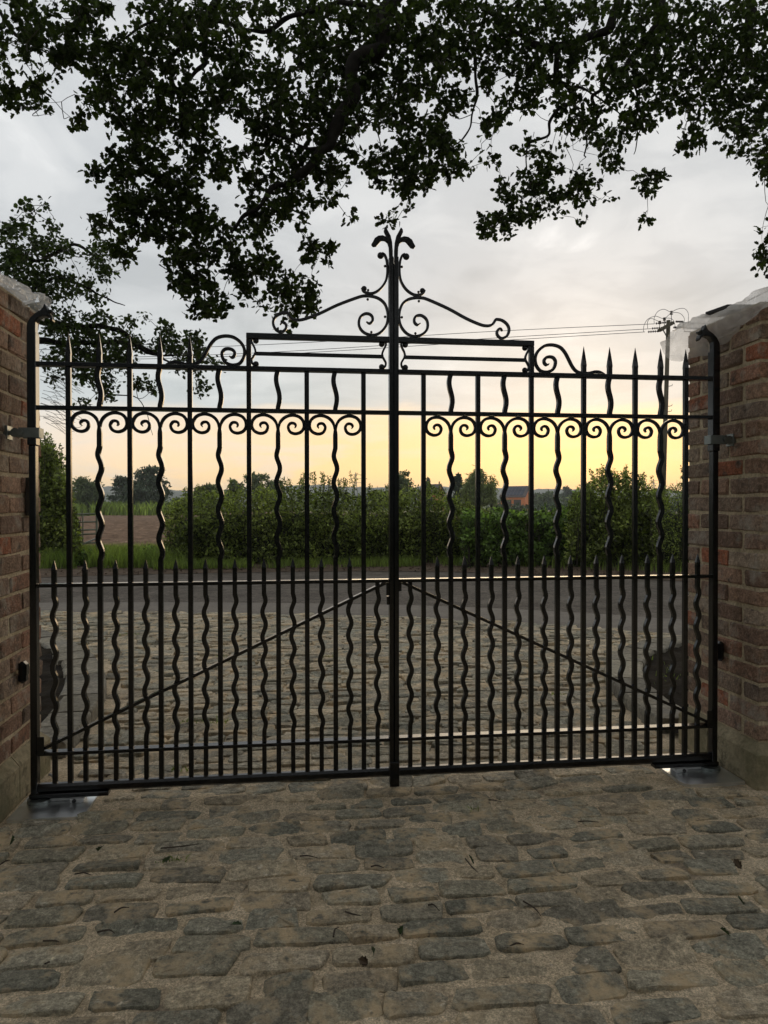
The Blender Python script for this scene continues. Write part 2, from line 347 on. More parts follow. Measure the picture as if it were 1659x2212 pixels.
# ------------------------------------------------------------------ ground sheets
def poly_sheet(name, xy, z, m, label=None):
    me = mesh(name, [(x, y, z) for x, y in xy], [tuple(range(len(xy)))])
    bm = bmesh.new(); bm.from_mesh(me); bmesh.ops.recalc_face_normals(bm, faces=bm.faces)
    if bm.faces[:][0].normal.z < 0: bmesh.ops.reverse_faces(bm, faces=bm.faces)
    bm.to_mesh(me); bm.free()
    return tag(link(name, me, None, m), label, kind='structure')
GZ = -.05
poly_sheet('ground', [(-2200, -60), (2500, -60), (2500, 1690), (-2200, 1690)], GZ - .03, 'grassland', 'green meadow ground reaching the horizon')
# ploughed field with real furrows
xs = np.linspace(-26, 60, 130); ys = np.concatenate([np.linspace(16.5, 60, 220), np.linspace(60.5, 135, 90)])
V, P = gridmesh(xs, ys, lambda X, Y: GZ + .05 + .10 * vnoise(X * 2.2, Y * 3.0, 3, 3) + .03 * np.sin(Y * 6 + X * .4) * (Y < 60))
tag(link('ploughed_field', bigmesh('ploughed_field', V, P, True), None, 'plough'), 'bare brown ploughed field beyond the hedge gap', kind='structure')
poly_sheet('crop_field', [(26, 60), (140, 60), (170, 150), (-10, 150)], GZ + .16, 'crop', 'pale crop field in front of the brick barn')

# road: two curved edges
nearE = [(-12, 6.6), (-7, 6.45), (-3.6, 6.14), (-1.4, 5.73), (.75, 5.12), (2.2, 4.5), (3.5, 3.7), (5, 2.6), (7, .9), (10, -2), (13, -6)]
farE = [(-13, 9.0), (-9, 9.8), (-5.1, 10.65), (-1.9, 11.1), (1.6, 10.95), (4.2, 9.9), (5.8, 8.8), (8, 6.9), (11, 4), (14, .5), (18, -4)]
def strip(name, A, B, z, m, label, n=4):
    A = cr(A, n); B = cr(B, n); k = min(len(A), len(B)); A, B = A[:k], B[:k]; T = 6
    V = []; 
    for i in range(k):
        for t in range(T + 1):
            p = A[i] * (1 - t / T) + B[i] * t / T; V.append((p[0], p[1], z + .03 * math.sin(math.pi * t / T) * (1 if 'road' == name else 0) - (.026 if t == 0 and name == 'road_edge_strip' else 0)))
    Fc = [(i * (T + 1) + t, (i + 1) * (T + 1) + t, (i + 1) * (T + 1) + t + 1, i * (T + 1) + t + 1) for i in range(k - 1) for t in range(T)]
    o = MB().add(V, Fc).obj(name, m); return tag(o, label, kind='structure')
strip('road', nearE, farE, -.012, 'tarmac', 'dark grainy tarmac lane curving past the driveway')
near2 = [(x - .05, y - .15) for x, y in nearE]
mid = [(x * .86 + fx * .14 , y * .86 + fy * .14) for (x, y), (fx, fy) in zip(nearE, farE)]
strip('road_edge_strip', near2, mid, .014, 'tarmac2', 'paler newer tarmac strip where the setts meet the lane')
verA = [(x, y - .12) for x, y in farE]
verB = [(x + .3, y + 2.3) for x, y in farE]
# verge: rough dirt then grass
A = cr(verA, 6); B = cr(verB, 6); V = []; T = 16
for i in range(len(A)):
    for t in range(T + 1):
        p = A[i] * (1 - t / T) + B[i] * t / T
        V.append((p[0], p[1], .0 + .05 * t / T + .05 * mn.noise(Vector((p[0] * 2.1, p[1] * 2.1, 3))) * min(1, t / 3)))
Fc = [(i * (T + 1) + t, (i + 1) * (T + 1) + t, (i + 1) * (T + 1) + t + 1, i * (T + 1) + t + 1) for i in range(len(A) - 1) for t in range(T)]
tag(MB().add(V, Fc).obj('verge', 'dirt', None, True), 'brown leaf littered verge between lane and hedge', kind='structure')

# driveway bed of sand (undulating, so it half covers the setts)
def sandz(X, Y):
    n = vnoise(X * 9, Y * 9, 11, 4); b = vnoise(X * 1.1 + 9, Y * 1.1, 12, 2)
    far = np.clip((Y - .2) / .5, 0, 1)
    return -.0062 - .0085 * far + (.020 * (n - .5) + .010 * (b - .5)) * (1 - .5 * far) + .004 * (vnoise(X * 45, Y * 45, 5, 2) - .5)
def drive_y_end(x):
    c = np.array(nearE); return np.interp(x, c[:, 0], c[:, 1]) - .01
# kerb paths (inner edge), left and right
kL = cr([(-1.68, .62), (-1.69, 1.0), (-1.76, 1.7), (-1.93, 2.35), (-2.25, 3.1), (-2.75, 3.9), (-3.5, 4.8), (-4.6, 5.55), (-6.2, 6.1)], 8)
kR = cr([(1.66, .62), (1.69, 1.0), (1.80, 1.6), (2.0, 2.1), (2.38, 2.62), (2.95, 3.02), (3.6, 3.25), (4.3, 3.05), (5.2, 2.3)], 8)
def drive_x(y):
    l = np.interp(y, kL[:, 1], kL[:, 0]); r_ = np.interp(y, kR[:50, 1], kR[:50, 0]); return l, r_
def inside(X, Y):
    l, r_ = drive_x(Y); l = np.where(Y < .5, -4.5, l - .01); r_ = np.where(Y < .5, 4.5, np.where(Y > 3.2, 6.0, r_ + .01))
    return (X > l) & (X < r_) & (Y < drive_y_end(X))
def drivepart(x0, x1, y0, y1, d):
    xs = np.arange(x0, x1 + d / 2, d); ys = np.arange(y0, y1 + d / 2, d); return gridmesh(xs, ys, sandz)
d1 = drivepart(-2.6, 2.6, -2.2, .6, .016); d2 = drivepart(-6, 5.6, .6, 6.6, .035); d3 = drivepart(-5, 5, -8.2, -2.2, .1)
VV = []; PP = []; off = 0
for Vd, Pd in (d1, d2, d3):
    cx = Vd[Pd].mean(1); ok = inside(cx[:, 0], cx[:, 1]) if Vd is d2[0] else np.ones(len(Pd), bool)
    PP.append(Pd[ok] + off); VV.append(Vd); off += len(Vd)
drive = link('driveway', bigmesh('driveway', np.vstack(VV), np.vstack(PP), True), None, 'sand')
tag(drive, 'driveway of grey stone setts bedded in yellow sand', kind='structure')
for sx0, sx1 in ((-5, -2.6), (2.6, 5)):
    pass
flank = MB()
flank.add([(-5, -2.2, -.012), (-2.6, -2.2, -.012), (-2.6, .6, -.012), (-5, .6, -.012)], [(0, 1, 2, 3)])
flank.add([(2.6, -2.2, -.012), (5, -2.2, -.012), (5, .6, -.012), (2.6, .6, -.012)], [(0, 1, 2, 3)])
fo = flank.obj('driveway_margin', 'sand'); tag(fo, 'sandy margin beside the piers', kind='structure')

# setts ---------------------------------------------------------------
def sett_proto(seed):
    """unit stone: x in +-.5, y in +-.5 (scaled later), split flat top, ragged rim"""
    r = np.random.default_rng(seed); V = []; K = 14; an = np.arange(K) * 2 * math.pi / K + .13
    cj = r.normal(0, .045, (4, 2)) * np.array([1, 2.0]); tilt = r.normal(0, .004, 2); e = r.uniform(.22, .42)
    jx = r.normal(0, .016, K); jy = r.normal(0, .035, K)
    def mapc(x, y):
        u, v = x + .5, y + .5; q = (1-u)*(1-v)*cj[0] + u*(1-v)*cj[1] + u*v*cj[2] + (1-u)*v*cj[3]; return x + q[0], y + q[1]
    for s, z in ((1.0, -.05), (.99, -.005), (.95, .002), (.62, .004)):
        for i, a in enumerate(an):
            ca, sa = math.cos(a), math.sin(a)
            x, y = mapc(math.copysign(abs(ca) ** e, ca) * .5 * s + jx[i] * s, math.copysign(abs(sa) ** e, sa) * .5 * s + jy[i] * s)
            V.append((x, y, z + (tilt[0] * x * 2 + tilt[1] * y * 2 if z > -.02 else 0) + (r.normal(0, .0013) if z > -.02 else 0)))
    V.append((r.normal(0, .05), r.normal(0, .05), .0045)); Fc = []
    for q in range(3):
        for k in range(K): a, b = q * K + k, q * K + (k + 1) % K; Fc.append((a, b, b + K, a + K))
    for k in range(K): Fc.append((3 * K + k, 3 * K + (k + 1) % K, 4 * K))
    return np.array(V), Fc
protos = [sett_proto(i) for i in range(28)]
pmesh = []
for i, (V, Fc) in enumerate(protos):
    me = mesh('sett', V, Fc, False); me.materials.append(M['sett']); pmesh.append(me)
stones = []; y = -2.15; row = 0
r = random.Random(3)
while y < 6.3:
    pitch = r.uniform(.098, .118) if y < .35 else r.uniform(.075, .108); x = -4.2 if y > .5 else -2.9; x -= r.random() * .2; xe = 5.2 if y > .5 else 2.9
    while x < xe:
        L = r.choice([.15, .17, .19, .20, .21, .22, .24, .25, .27]) * r.uniform(.95, 1.05); g = r.uniform(.008, .024) if y < .35 else r.uniform(.004, .012)
        cx, cy = x + L / 2, y + pitch / 2 + r.uniform(-.006, .006) + .012 * math.sin(x * 1.1 + y)
        ok = inside(np.array([cx - L * .42]), np.array([cy]))[0] and inside(np.array([cx + L * .42]), np.array([cy + .04]))[0] 
        if cy < .5 and abs(cx) + L / 2 > 1.69 and cy > -.27: ok = False
        if cy < .5 and abs(cx) > 2.8: ok = False
        if -.19 < cy < .14 and 1.345 < abs(cx) + L / 2 and abs(cx) < 1.72: ok = False
        if ok: stones.append((cx, cy, L, (pitch - (r.uniform(.008, .020) if y < .35 else r.uniform(.004, .012))), r.uniform(-.05, .05), r.uniform(-.0035, .004) - (.003 if r.random() < .2 else 0), r.randrange(28)))
        x += L + g
    y += pitch; row += 1
def screenshare(s):
    x, y = s[0], s[1]; d = np.array([x, y, 0]) - CAM; z = d @ _F
    if z < .3: return -1
    u = 829.5 + FOC * (d @ _R) / z; v = 1106 - FOC * (d @ _U) / z
    if not (-60 < u < 1720 and v < 2290): return 0
    return s[2] * s[3] / z ** 3
stones.sort(key=lambda s: -screenshare(s))
for s in stones[:300]:
    o = bpy.data.objects.new('sett', pmesh[s[6]]); COL.objects.link(o); o.parent = drive
    o.location = (s[0], s[1], s[5]); o.rotation_euler = (0, 0, s[4]); o.scale = (s[2], s[3], 1)
VV = []; PP4 = []; RR = []; off = 0
Vt = []; Ft = []; rr_ = []
for s in stones[300:]:
    V, Fc = protos[s[6]]; c0, s0 = math.cos(s[4]), math.sin(s[4]); X = V[:, 0] * s[2]; Y = V[:, 1] * s[3]
    W = np.stack([X * c0 - Y * s0 + s[0], X * s0 + Y * c0 + s[1], V[:, 2] * 1.15 + s[5] * (2.2 if s[1] > .35 else 1)], 1)
    n = len(Vt) and off; Vt.append(W); Ft += [tuple(i + off for i in f) for f in Fc]; rr_ += [r.random()] * len(Fc); off += len(W)
me = bpy.data.meshes.new('distant_setts'); me.from_pydata(np.vstack(Vt).tolist(), [], Ft)
a = me.attributes.new('rnd', 'FLOAT', 'FACE'); a.data.foreach_set('value', np.array(rr_, np.float32))
o = link('distant_setts', me, drive, 'sett'); o['kind'] = 'stuff'

# kerbs of upright stones around two soil beds
def kerb(name, path, side, label):
    t = empty(name, (path[0][0], path[0][1], 0), label, None, kind='structure')
    d = np.concatenate([[0], np.cumsum(np.linalg.norm(np.diff(path, axis=0), axis=1))]); s = 0; r = random.Random(len(name))
    while s < d[-1] - .3:
        L = r.uniform(.26, .42); g = .012; pts = []
        for u in (s, s + L / 2, s + L - g):
            p = np.array([np.interp(u, d, path[:, 0]), np.interp(u, d, path[:, 1])])
            q = np.array([np.interp(u + .02, d, path[:, 0]), np.interp(u + .02, d, path[:, 1])]); tn = q - p; tn = tn / np.linalg.norm(tn)
            pts.append((p, np.array([-tn[1], tn[0]]) * side))
        V = []; wv = r.uniform(.25, .30); h = r.uniform(.066, .082); e = .014
        for p, nrm in pts:
            for uu, z in ((0, -.05), (0 + r.uniform(0, .008), h - e), (e, h), (wv - e, h + r.uniform(-.006, .006)), (wv, h - e), (wv + r.uniform(0, .02), -.08)):
                q = p + nrm * uu; V.append((q[0], q[1], z))
        Fc = [(i * 6 + k, i * 6 + k + 1, (i + 1) * 6 + k + 1, (i + 1) * 6 + k) for i in range(2) for k in range(5)] + [(0, 5, 4, 3, 2, 1), (12, 13, 14, 15, 16, 17)]
        MB().add(V, Fc).obj('kerb_stone', 'kerb', t); s += L
    return t
kerb('kerb', kL, 1, 'raised stone kerb flaring left from the pier to the lane')
kerb('kerb', kR, -1, 'raised stone kerb flaring right from the pier to the lane')
# soil beds
def bed(name, xs, ys, label, cut):
    V, P = gridmesh(xs, ys, lambda X, Y: -.02 + .06 * vnoise(X * 2.2, Y * 2.2, 21, 2) + .06 * vnoise(X * 9, Y * 9, 22, 3)); c = V[P].mean(1); ok = cut(c[:, 0], c[:, 1])
    tag(link(name, bigmesh(name, V, P[ok], True), None, 'soil'), label, kind='structure')
bed('soil_bed', np.arange(-9, -1.7, .05), np.arange(.45, 6.3, .05), 'dark soil bed behind the left pier inside its kerb',
    lambda X, Y: (X < np.interp(Y, kL[:, 1], kL[:, 0]) - .2) & (Y < 6.2))
kRo = np.array(kR)
def cutR(X, Y):
    l = np.interp(Y, kRo[:46, 1], kRo[:46, 0]) + .2
    yk = np.interp(X, kRo[30:, 0], kRo[30:, 1]) - .16
    return (X > np.where(Y < .62, 1.72, l)) & (Y < np.where(X > 2.3, yk, 9))
bed('soil_bed', np.arange(1.7, 7, .05), np.arange(.45, 3.6, .05), 'dark soil bed with weeds behind the right pier', cutR)

# ------------------------------------------------------------------ piers
CH = .0905; Z0 = .205; NC = 23
def brick_proto(seed, L, Wd, H):
    r = np.random.default_rng(seed); bm = bmesh.new(); bmesh.ops.create_cube(bm, size=1)
    for v in bm.verts: v.co = (v.co.x * L, v.co.y * Wd, v.co.z * H)
    bmesh.ops.bevel(bm, geom=bm.edges[:], offset=.007, segments=1, affect='EDGES')
    for v in bm.verts: v.co += Vector(r.normal(0, .0026, 3))
    me = bpy.data.meshes.new('brick'); bm.to_mesh(me); bm.free(); me.materials.append(M['brick']); return me
BL, BW, BH = .236, .114, .076
bprotos = [brick_proto(i, BL, BW, BH) for i in range(14)]
def pier(side, label):
    xi = 1.712 if side > 0 else -1.727; Wp = 2 * .25 + .125
    x0, x1 = (xi, xi + Wp) if side > 0 else (xi - Wp, xi); y0, y1 = -.222, -.222 + Wp
    t = empty('brick_pier', ((x0 + x1) / 2, (y0 + y1) / 2, 0), label, 'pier', 'brick gate piers')
    MB().box(x0 + .008, x1 - .008, y0 + .008, y1 - .008, .1, Z0 + NC * CH + .005).obj('mortar_joints', 'mortar', t)
    r = random.Random(5 + side); cx, cy = (x0 + x1) / 2, (y0 + y1) / 2
    for k in range(NC):
        z = Z0 + (k + .5) * CH
        for q in range(4):
            for j in range(2):
                # stretchers along side q, pinwheel
                u = -Wp / 2 + BL / 2 + j * (BL + .0135); v = -Wp / 2 + BW / 2
                if k % 2: u = -u
                ang = q * math.pi / 2
                ca, sa = round(math.cos(ang)), round(math.sin(ang))
                o = bpy.data.objects.new('brick', bprotos[r.randrange(14)]); COL.objects.link(o); o.parent = t
                dv = r.uniform(-.005, .003)
                X, Y = u * ca - (v + dv) * sa, u * sa + (v + dv) * ca
                o.location = (X, Y, z + r.uniform(-.002, .002)); o.rotation_euler = (r.uniform(-.01, .01), 0, ang + (math.pi if r.random() < .5 else 0) + r.uniform(-.008, .008))
    # plinth stones: four mitred sides, joint in each
    pr = .03 if side > 0 else .03
    for q in range(4):
        ang = q * math.pi / 2; ca, sa = round(math.cos(ang)), round(math.sin(ang)); h = Wp / 2 + pr
        for a, b, ml, mr in ((-h, -.06, 1, 0), (-.054, h, 0, 1)):
            hi = h - .038; zc, zt, b0 = .155, .203, -.03
            V = [(a, -h, b0), (b, -h, b0), (b, -h, zc), (a, -h, zc), (a + (pr + .008) * ml, -hi, zt), (b - (pr + .008) * mr, -hi, zt),
                 (a + .1 * ml, -h + .1, b0), (b - .1 * mr, -h + .1, b0), (a + .1 * ml, -h + .1, zt), (b - .1 * mr, -h + .1, zt)]
            W = [(cx + x * ca - y * sa, cy + x * sa + y * ca, z) for x, y, z in V]
            MB().add(W, [(0, 1, 2, 3), (3, 2, 5, 4), (4, 5, 9, 8), (0, 3, 4, 8, 6), (1, 7, 9, 5, 2), (6, 8, 9, 7), (0, 6, 7, 1)]).obj('plinth_stone', 'plinth', t)
    return t, (x0, x1, y0, y1)
pl_, bL = pier(-1, 'brick gate pier at the left edge with stone plinth and sheeted top')
pr_, bR = pier(1, 'brick gate pier at the right edge, wide reveal facing the drive')
TOPZ = Z0 + NC * CH

# ------------------------------------------------------------------ the gates
HS, G0 = .1325, .1432
ZT, Z2, ZM, ZL, ZB = 1.9624, 1.769, .9757, .2248, .0675
SCR = [((x - 640) * .000676, (985 - y) * .000676) for x, y in
       [(637, 1112), (629, 1070), (607, 1038), (572, 1017), (532, 1012), (492, 1025), (468, 1055), (464, 1095), (484, 1126), (522, 1139), (557, 1127), (571, 1094), (556, 1068), (530, 1068), (519, 1084), (527, 1100)]]
BIG = [(0.129, 2.195), (0.114, 2.187), (0.1, 2.2), (0.101, 2.219), (0.114, 2.231), (0.135, 2.232), (0.156, 2.217), (0.164, 2.194), (0.161, 2.169), (0.144, 2.147), (0.118, 2.135), (0.088, 2.134), (0.059, 2.149), (0.036, 2.178), (0.027, 2.211), (0.029, 2.248), (0.042, 2.282), (0.067, 2.304), (0.097, 2.314), (0.131, 2.316), (0.165, 2.309), (0.264, 2.269), (0.349, 2.226), (0.417, 2.199), (0.451, 2.193), (0.476, 2.198), (0.489, 2.213), (0.498, 2.225), (0.528, 2.221), (0.554, 2.201), (0.562, 2.174), (0.55, 2.146), (0.524, 2.135), (0.504, 2.151), (0.504, 2.171), (0.519, 2.181), (0.53, 2.169)]
UP = [(0.055, 2.519), (0.042, 2.511), (0.033, 2.49), (0.029, 2.461), (0.029, 2.427), (0.035, 2.394), (0.05, 2.366), (0.071, 2.344), (0.097, 2.33), (0.122, 2.329), (0.142, 2.338), (0.149, 2.353)]
RIV = [(.04, 2.459), (.04, 2.221), (.122, 2.300), (.12, 2.343), (.105, 2.147)]
FIN = [(0.003, 2.50), (0.003, 2.531), (0.006, 2.572), (0.013, 2.602), (0.027, 2.627), (0.035, 2.644), (0.044, 2.636), (0.046, 2.622), (0.04, 2.607), (0.034, 2.596), (0.051, 2.603), (0.072, 2.6), (0.089, 2.588), (0.098, 2.57), (0.106, 2.557), (0.097, 2.546), (0.082, 2.549), (0.07, 2.563), (0.057, 2.577), (0.042, 2.577), (0.029, 2.567), (0.023, 2.548), (0.021, 2.50)]
SIDE = [(1.045, 1.974), (1.021, 1.983), (0.994, 1.984), (0.965, 1.977), (0.938, 1.976), (0.917, 1.978), (0.895, 1.989), (0.877, 2.012), (0.863, 2.038), (0.845, 2.071), (0.823, 2.096), (0.798, 2.107), (0.769, 2.11), (0.74, 2.104), (0.714, 2.086), (0.698, 2.064), (0.692, 2.038), (0.698, 2.009), (0.715, 1.986), (0.736, 1.978), (0.758, 1.979), (0.78, 1.99), (0.792, 2.01), (0.794, 2.032), (0.783, 2.048), (0.765, 2.052), (0.747, 2.047), (0.737, 2.034), (0.74, 2.019), (0.751, 2.012), (0.762, 2.018)]
LY = [(0.643, 2.106), (0.655, 2.103), (0.661, 2.091), (0.656, 2.077), (0.648, 2.061), (0.643, 2.045), (0.645, 2.032), (0.653, 2.018), (0.660, 2.003), (0.657, 1.987), (0.648, 1.977)]
CROOK = [(1.638, 2.08), (1.64, 2.117), (1.638, 2.139), (1.625, 2.164), (1.604, 2.185), (1.579, 2.201), (1.57, 2.214), (1.564, 2.23), (1.556, 2.215), (1.552, 2.204), (1.536, 2.202), (1.527, 2.193), (1.543, 2.185), (1.534, 2.176), (1.529, 2.158), (1.533, 2.148), (1.542, 2.163), (1.552, 2.172), (1.572, 2.171), (1.59, 2.163), (1.602, 2.146), (1.603, 2.118), (1.602, 2.08)]
def gate(side):
    sx = side
    t = empty('gate_leaf', (sx * .82, 0, 0), ('left' if side < 0 else 'right') + ' leaf of the black wrought iron gate, hinged on the ' + ('left' if side < 0 else 'right') + ' brick pier', 'gate', 'pair of wrought iron driveway gate leaves')
    def ob(mb, name, m='iron', sm=False, par=None): return mb.obj(name, m, par or t, sm)
    fl = lambda P: [(sx * x, z) for x, z in P]
    def bx(x0, x1, y0, y1, z0, z1, ch=.002):
        a, b = sorted((sx * x0, sx * x1)); return MB().box(a, b, y0, y1, z0, z1, ch)
    # frame
    ob(bx(.0015, .0225, -.022, .022, .012, 2.50, .002), 'meeting_stile')
    if side > 0: ob(MB().box(-.016, .016, .0225, .030, .1, 2.48, .001), 'cover_strip')
    hst = ob(bx(1.600, 1.638, -.025, .025, 1.60, 2.10, .003), 'hanging_stile')
    ob(bx(1.6045, 1.634, -.020, .020, .02, 1.60, .003), 'hanging_stile')
    bm_ = MB().prism(fl(CROOK), .040); o = ob(bm_, 'curled_stile_head', par=hst)
    md = o.modifiers.new('bevel', 'BEVEL'); md.width = .004; md.segments = 2; md.limit_method = 'ANGLE'
    for z, h, d in ((ZT, .0185, .044), (Z2, .0165, .044), (ZM, .0155, .046), (ZL, .0155, .046)):
        ob(bx(.0225, 1.602, -d / 2, d / 2, z - h / 2, z + h / 2, .0015), 'rail')
    o = ob(MB().ribbon([(sx * .024, ZB), (sx * 1.602, ZB)], .040, .040, 0, .5), 'bottom_rail')
    XP = G0 + 4 * HS
    ob(bx(.0225, XP + .0115, -.014, .014, 2.1, 2.126, .002), 'crest_rail')
    ob(bx(XP - .0115, XP + .0115, -.0125, .0125, ZT, 2.0995, .002), 'crest_post')
    ob(bx(.048, .645, -.008, .008, 2.025, 2.041, .001), 'crest_thin_rail')
    # diagonal brace
    P = [(sx * .040, .966), (sx * 1.595, .240)]; ob(MB().ribbon(P, .014, .040, .0, .1), 'diagonal_brace')
    ob(bx(1.572, 1.602, -.030, -.0255, .225, .305, .001), 'brace_bracket')
    # bars
    wv = .0215
    for k in range(11):
        X = sx * (G0 + HS * k)
        top = 2.107 if (k >= 6) else None
        if k % 2 == 0:
            P = [(X, ZB + .018), (X, 1.0), (X, ZT)]; W = [wv, wv, wv]
            if k == 4: P[-1] = (X, ZT)
            if top:
                P += [(X, 2.003), (X, 2.014), (X, 2.04), (X, 2.075), (X, top)]; W += [wv, wv * 1.12, wv * .86, wv * .46, .0012]
            o = ob(MB().ribbon(P, W, [min(w_, wv) for w_ in W], 0, .12), 'straight_bar')
        else:
            # upper S piece, then the long wave from the scrolls down
            zz = np.linspace(ZT, Z2, 21); f = (ZT - zz) / (ZT - Z2)
            dx = -.0088 * np.sin(2 * math.pi * np.clip((f - .02) / .90, 0, 1)) * (1 - .25 * f)
            P = [(X + d, z) for d, z in zip(dx, zz)]; W = [wv] * len(P)
            if top:
                P = [(X, top), (X, 2.075), (X, 2.04), (X, 2.014), (X, 2.003)] + P; W = [.0012, wv * .46, wv * .86, wv * 1.12, wv] + W
            ob(MB().ribbon(P, W, [min(w_, wv) for w_ in W], 0, .12), 'spear_wave_bar' if top else 'short_wave_bar')
            zz = np.linspace(1.695, ZB + .018, 170)
            ph = (1.60 - zz) / (1.60 - 1.085); dx = np.where((ph > 0) & (ph < 1), sx * .0082 * np.sin(2 * math.pi * 4 * ph) * np.clip(ph * 12, 0, 1) ** .5, 0)
            P = [(X + d, z) for d, z in zip(dx, zz)]
            keep = [i for i, z in enumerate(zz) if z > 1.05 or i % 30 == 0 or i == len(zz) - 1]
            P = [P[i] for i in keep]; W = [min(wv, .012 + (1.695 - p[1]) * .3) if p[1] > 1.66 else wv for p in P]
            ob(MB().ribbon(P, W, wv, 0, .12), 'wave_bar', sm=False)
            for sg in (-1, 1):
                Q = cr([(X + sg * -a, Z2 + b) if sg > 0 else (X + a, Z2 + b) for a, b in SCR], 4)
                Wd = np.interp(np.arange(len(Q)), [0, 6, 34, len(Q) - 6, len(Q) - 1], [.010, .0145, .0145, .0125, .004])
                ob(MB().ribbon(Q, Wd, .016, 0, .25), 'scroll')
    for k in range(12):
        X = sx * (G0 + HS * (k - .5)) if k else sx * (G0 - .065)
        if k == 11: X = sx * (G0 + HS * 10.5)
        zt = 1.088 if k else ZM - .008
        P = []; W = []
        if k: P = [(X, zt), (X, zt - .018), (X, zt - .043), (X, zt - .052)]; W = [.0012, .011, .0215, .020]
        zz = np.linspace(.968, .27, 130); ph = (.925 - zz) / (.925 - .285)
        dx = np.where((ph > 0) & (ph < 1), .0076 * np.sin(2 * math.pi * 5.5 * ph) * np.clip(np.minimum(ph, 1 - ph) * 16, 0, 1) ** .5, 0)
        P += [(X + d, z) for d, z in zip(dx, zz)] + [(X, ZB + .018)]; W += [.020] * 131
        ob(MB().ribbon(P, W, [min(w_, .02) for w_ in W], 0, .12), 'dog_bar')
    # crest ironwork
    def scroll(P, w0, name='scroll', n=4, d=.016, tip=.004, tip2=None):
        Q = cr(fl(P), n); L = len(Q); Wd = np.interp(np.arange(L), [0, 5, L - 6, L - 1], [tip, w0, w0, tip if tip2 is None else tip2]); return ob(MB().ribbon(Q, Wd, d, 0, .25), name)
    bsc = scroll(BIG, .0125, 'crest_scroll'); scroll(SIDE, .0145, 'side_scroll'); usc = scroll(UP, .0115, 'upper_scroll', tip=.011)
    for n_, (bxx, bz, br) in {'a': (.061, 2.508, .0165), 'b': (.139, 2.35, .0135)}.items(): ob(MB().ball((sx * bxx, 0, bz), br, .6), 'scroll_boss', sm=True, par=usc)
    for X, z in RIV: ob(MB().ball((sx * X, 0, z), .0065, 1.3, 8), 'rivet_ball', sm=True, par=bsc)
    o = ob(MB().prism(fl(FIN), .016), 'leaf_finial'); md = o.modifiers.new('bevel', 'BEVEL'); md.width = .0035; md.segments = 2; md.limit_method = 'ANGLE'
    for mir in (0, 1):
        f2 = lambda x: (x if not mir else (.0225 + .6745 - x)) 
        L2 = [(f2(x), z) for x, z in LY]; Q = cr(fl(L2), 4); lsc = ob(MB().ribbon(Q, .0095, .014, 0, .25), 'lyre_scroll')
        for bz in (2.092, 1.984): ob(MB().ball((sx * f2(.641), 0, bz), .0145, .55), 'scroll_boss', sm=True, par=lsc)
    # stop plate at the lock rail
    ob(bx(.0225, .036, -.012, .012, .905 if side < 0 else .925, .966, .001), 'stop_plate')
    if side < 0:
        ob(bx(.0225, .034, -.010, .010, .862, .902, .001), 'stop_plate')
    else:
        pass
    return t
gL = gate(-1); gR = gate(1)
tag(MB().box(-.0225, .0225, -.03, -.0225, .004, .12, .002).obj('drop_bolt', 'iron', gR))

# hinge brackets with eye bolts
for sx, z, lb in ((-1, 1.655, 'galvanised hinge clamp and eye bolt on the left pier'), (1, 1.657, 'galvanised hinge clamp and eye bolt on the right pier')):
    xw = bR[0] if sx > 0 else -bL[1]
    t = empty('hinge_bracket', (sx * 1.66, 0, z), lb, 'hinge', 'hinge clamps on the piers')
    mb = MB(); a, b = sorted((sx * 1.588, sx * 1.594)); 
    def bb(x0, x1, y0, y1, z0, z1, ch=.001):
        p, q = sorted((sx * x0, sx * x1)); return MB().box(p, q, y0, y1, z0, z1, ch)
    k = bb(1.585, 1.672, -.030, -.0245, z - .022, z + .022); k.V += []; 
    k2 = bb(1.585, 1.591, -.0245, .0245, z - .022, z + .022); k3 = bb(1.585, 1.672, .0245, .030, z - .022, z + .022)
    k.add(k2.V, k2.F); k.add(k3.V, k3.F); k.obj('strap', 'galv', t)
    MB().tube([(sx * 1.688, -.026, z), (sx * 1.688, .026, z)], .020, 12).obj('eye', 'galv', t)
    MB().tube([(sx * 1.70, 0, z), (sx * (xw + .05), 0, z)], .010, 8).obj('threaded_bolt', 'galv', t)
    MB().tube([(sx * 1.661, -.041, z), (sx * 1.661, -.0305, z)], .013, 6).obj('bolt_head', 'galv', t)
    MB().tube([(sx * 1.700, 0, z), (sx * 1.709, 0, z)], .018, 6).obj('nut', 'galv', t)
    bb(xw - .009, xw + .01, -.03, .03, z - .03, z + .03).obj('wall_plate', 'galv', t)

# photocells and wall boxes
def photocell(x, y, z, sx, lb):
    t = empty('photocell', (x, y, z), lb, 'photocell', 'black photocells on the piers')
    a, b = sorted((x, x - sx * .034)); o = MB().box(a, b, y - .026, y + .026, z - .05, z + .05, .012).obj('housing', 'blackplastic', t)
    a, b = sorted((x - sx * .0345, x - sx * .037)); MB().box(a, b, y - .017, y + .017, z - .012, z + .038, .001).obj('lens', 'blackplastic', o)
photocell(bL[1] + .004, .105, .567, -1, 'small black photocell low on the left brick pier')
photocell(bR[0] - .004, .060, .585, 1, 'small black photocell low on the right brick pier')
tb = empty('wall_box', (bL[1] + .012, .235, 1.375), 'slim dark grey box fixed halfway up the left pier', 'box')
MB().box(bL[1] - .001, bL[1] + .032, .200, .275, 1.285, 1.465, .003).obj('box_body', 'boxgrey', tb)

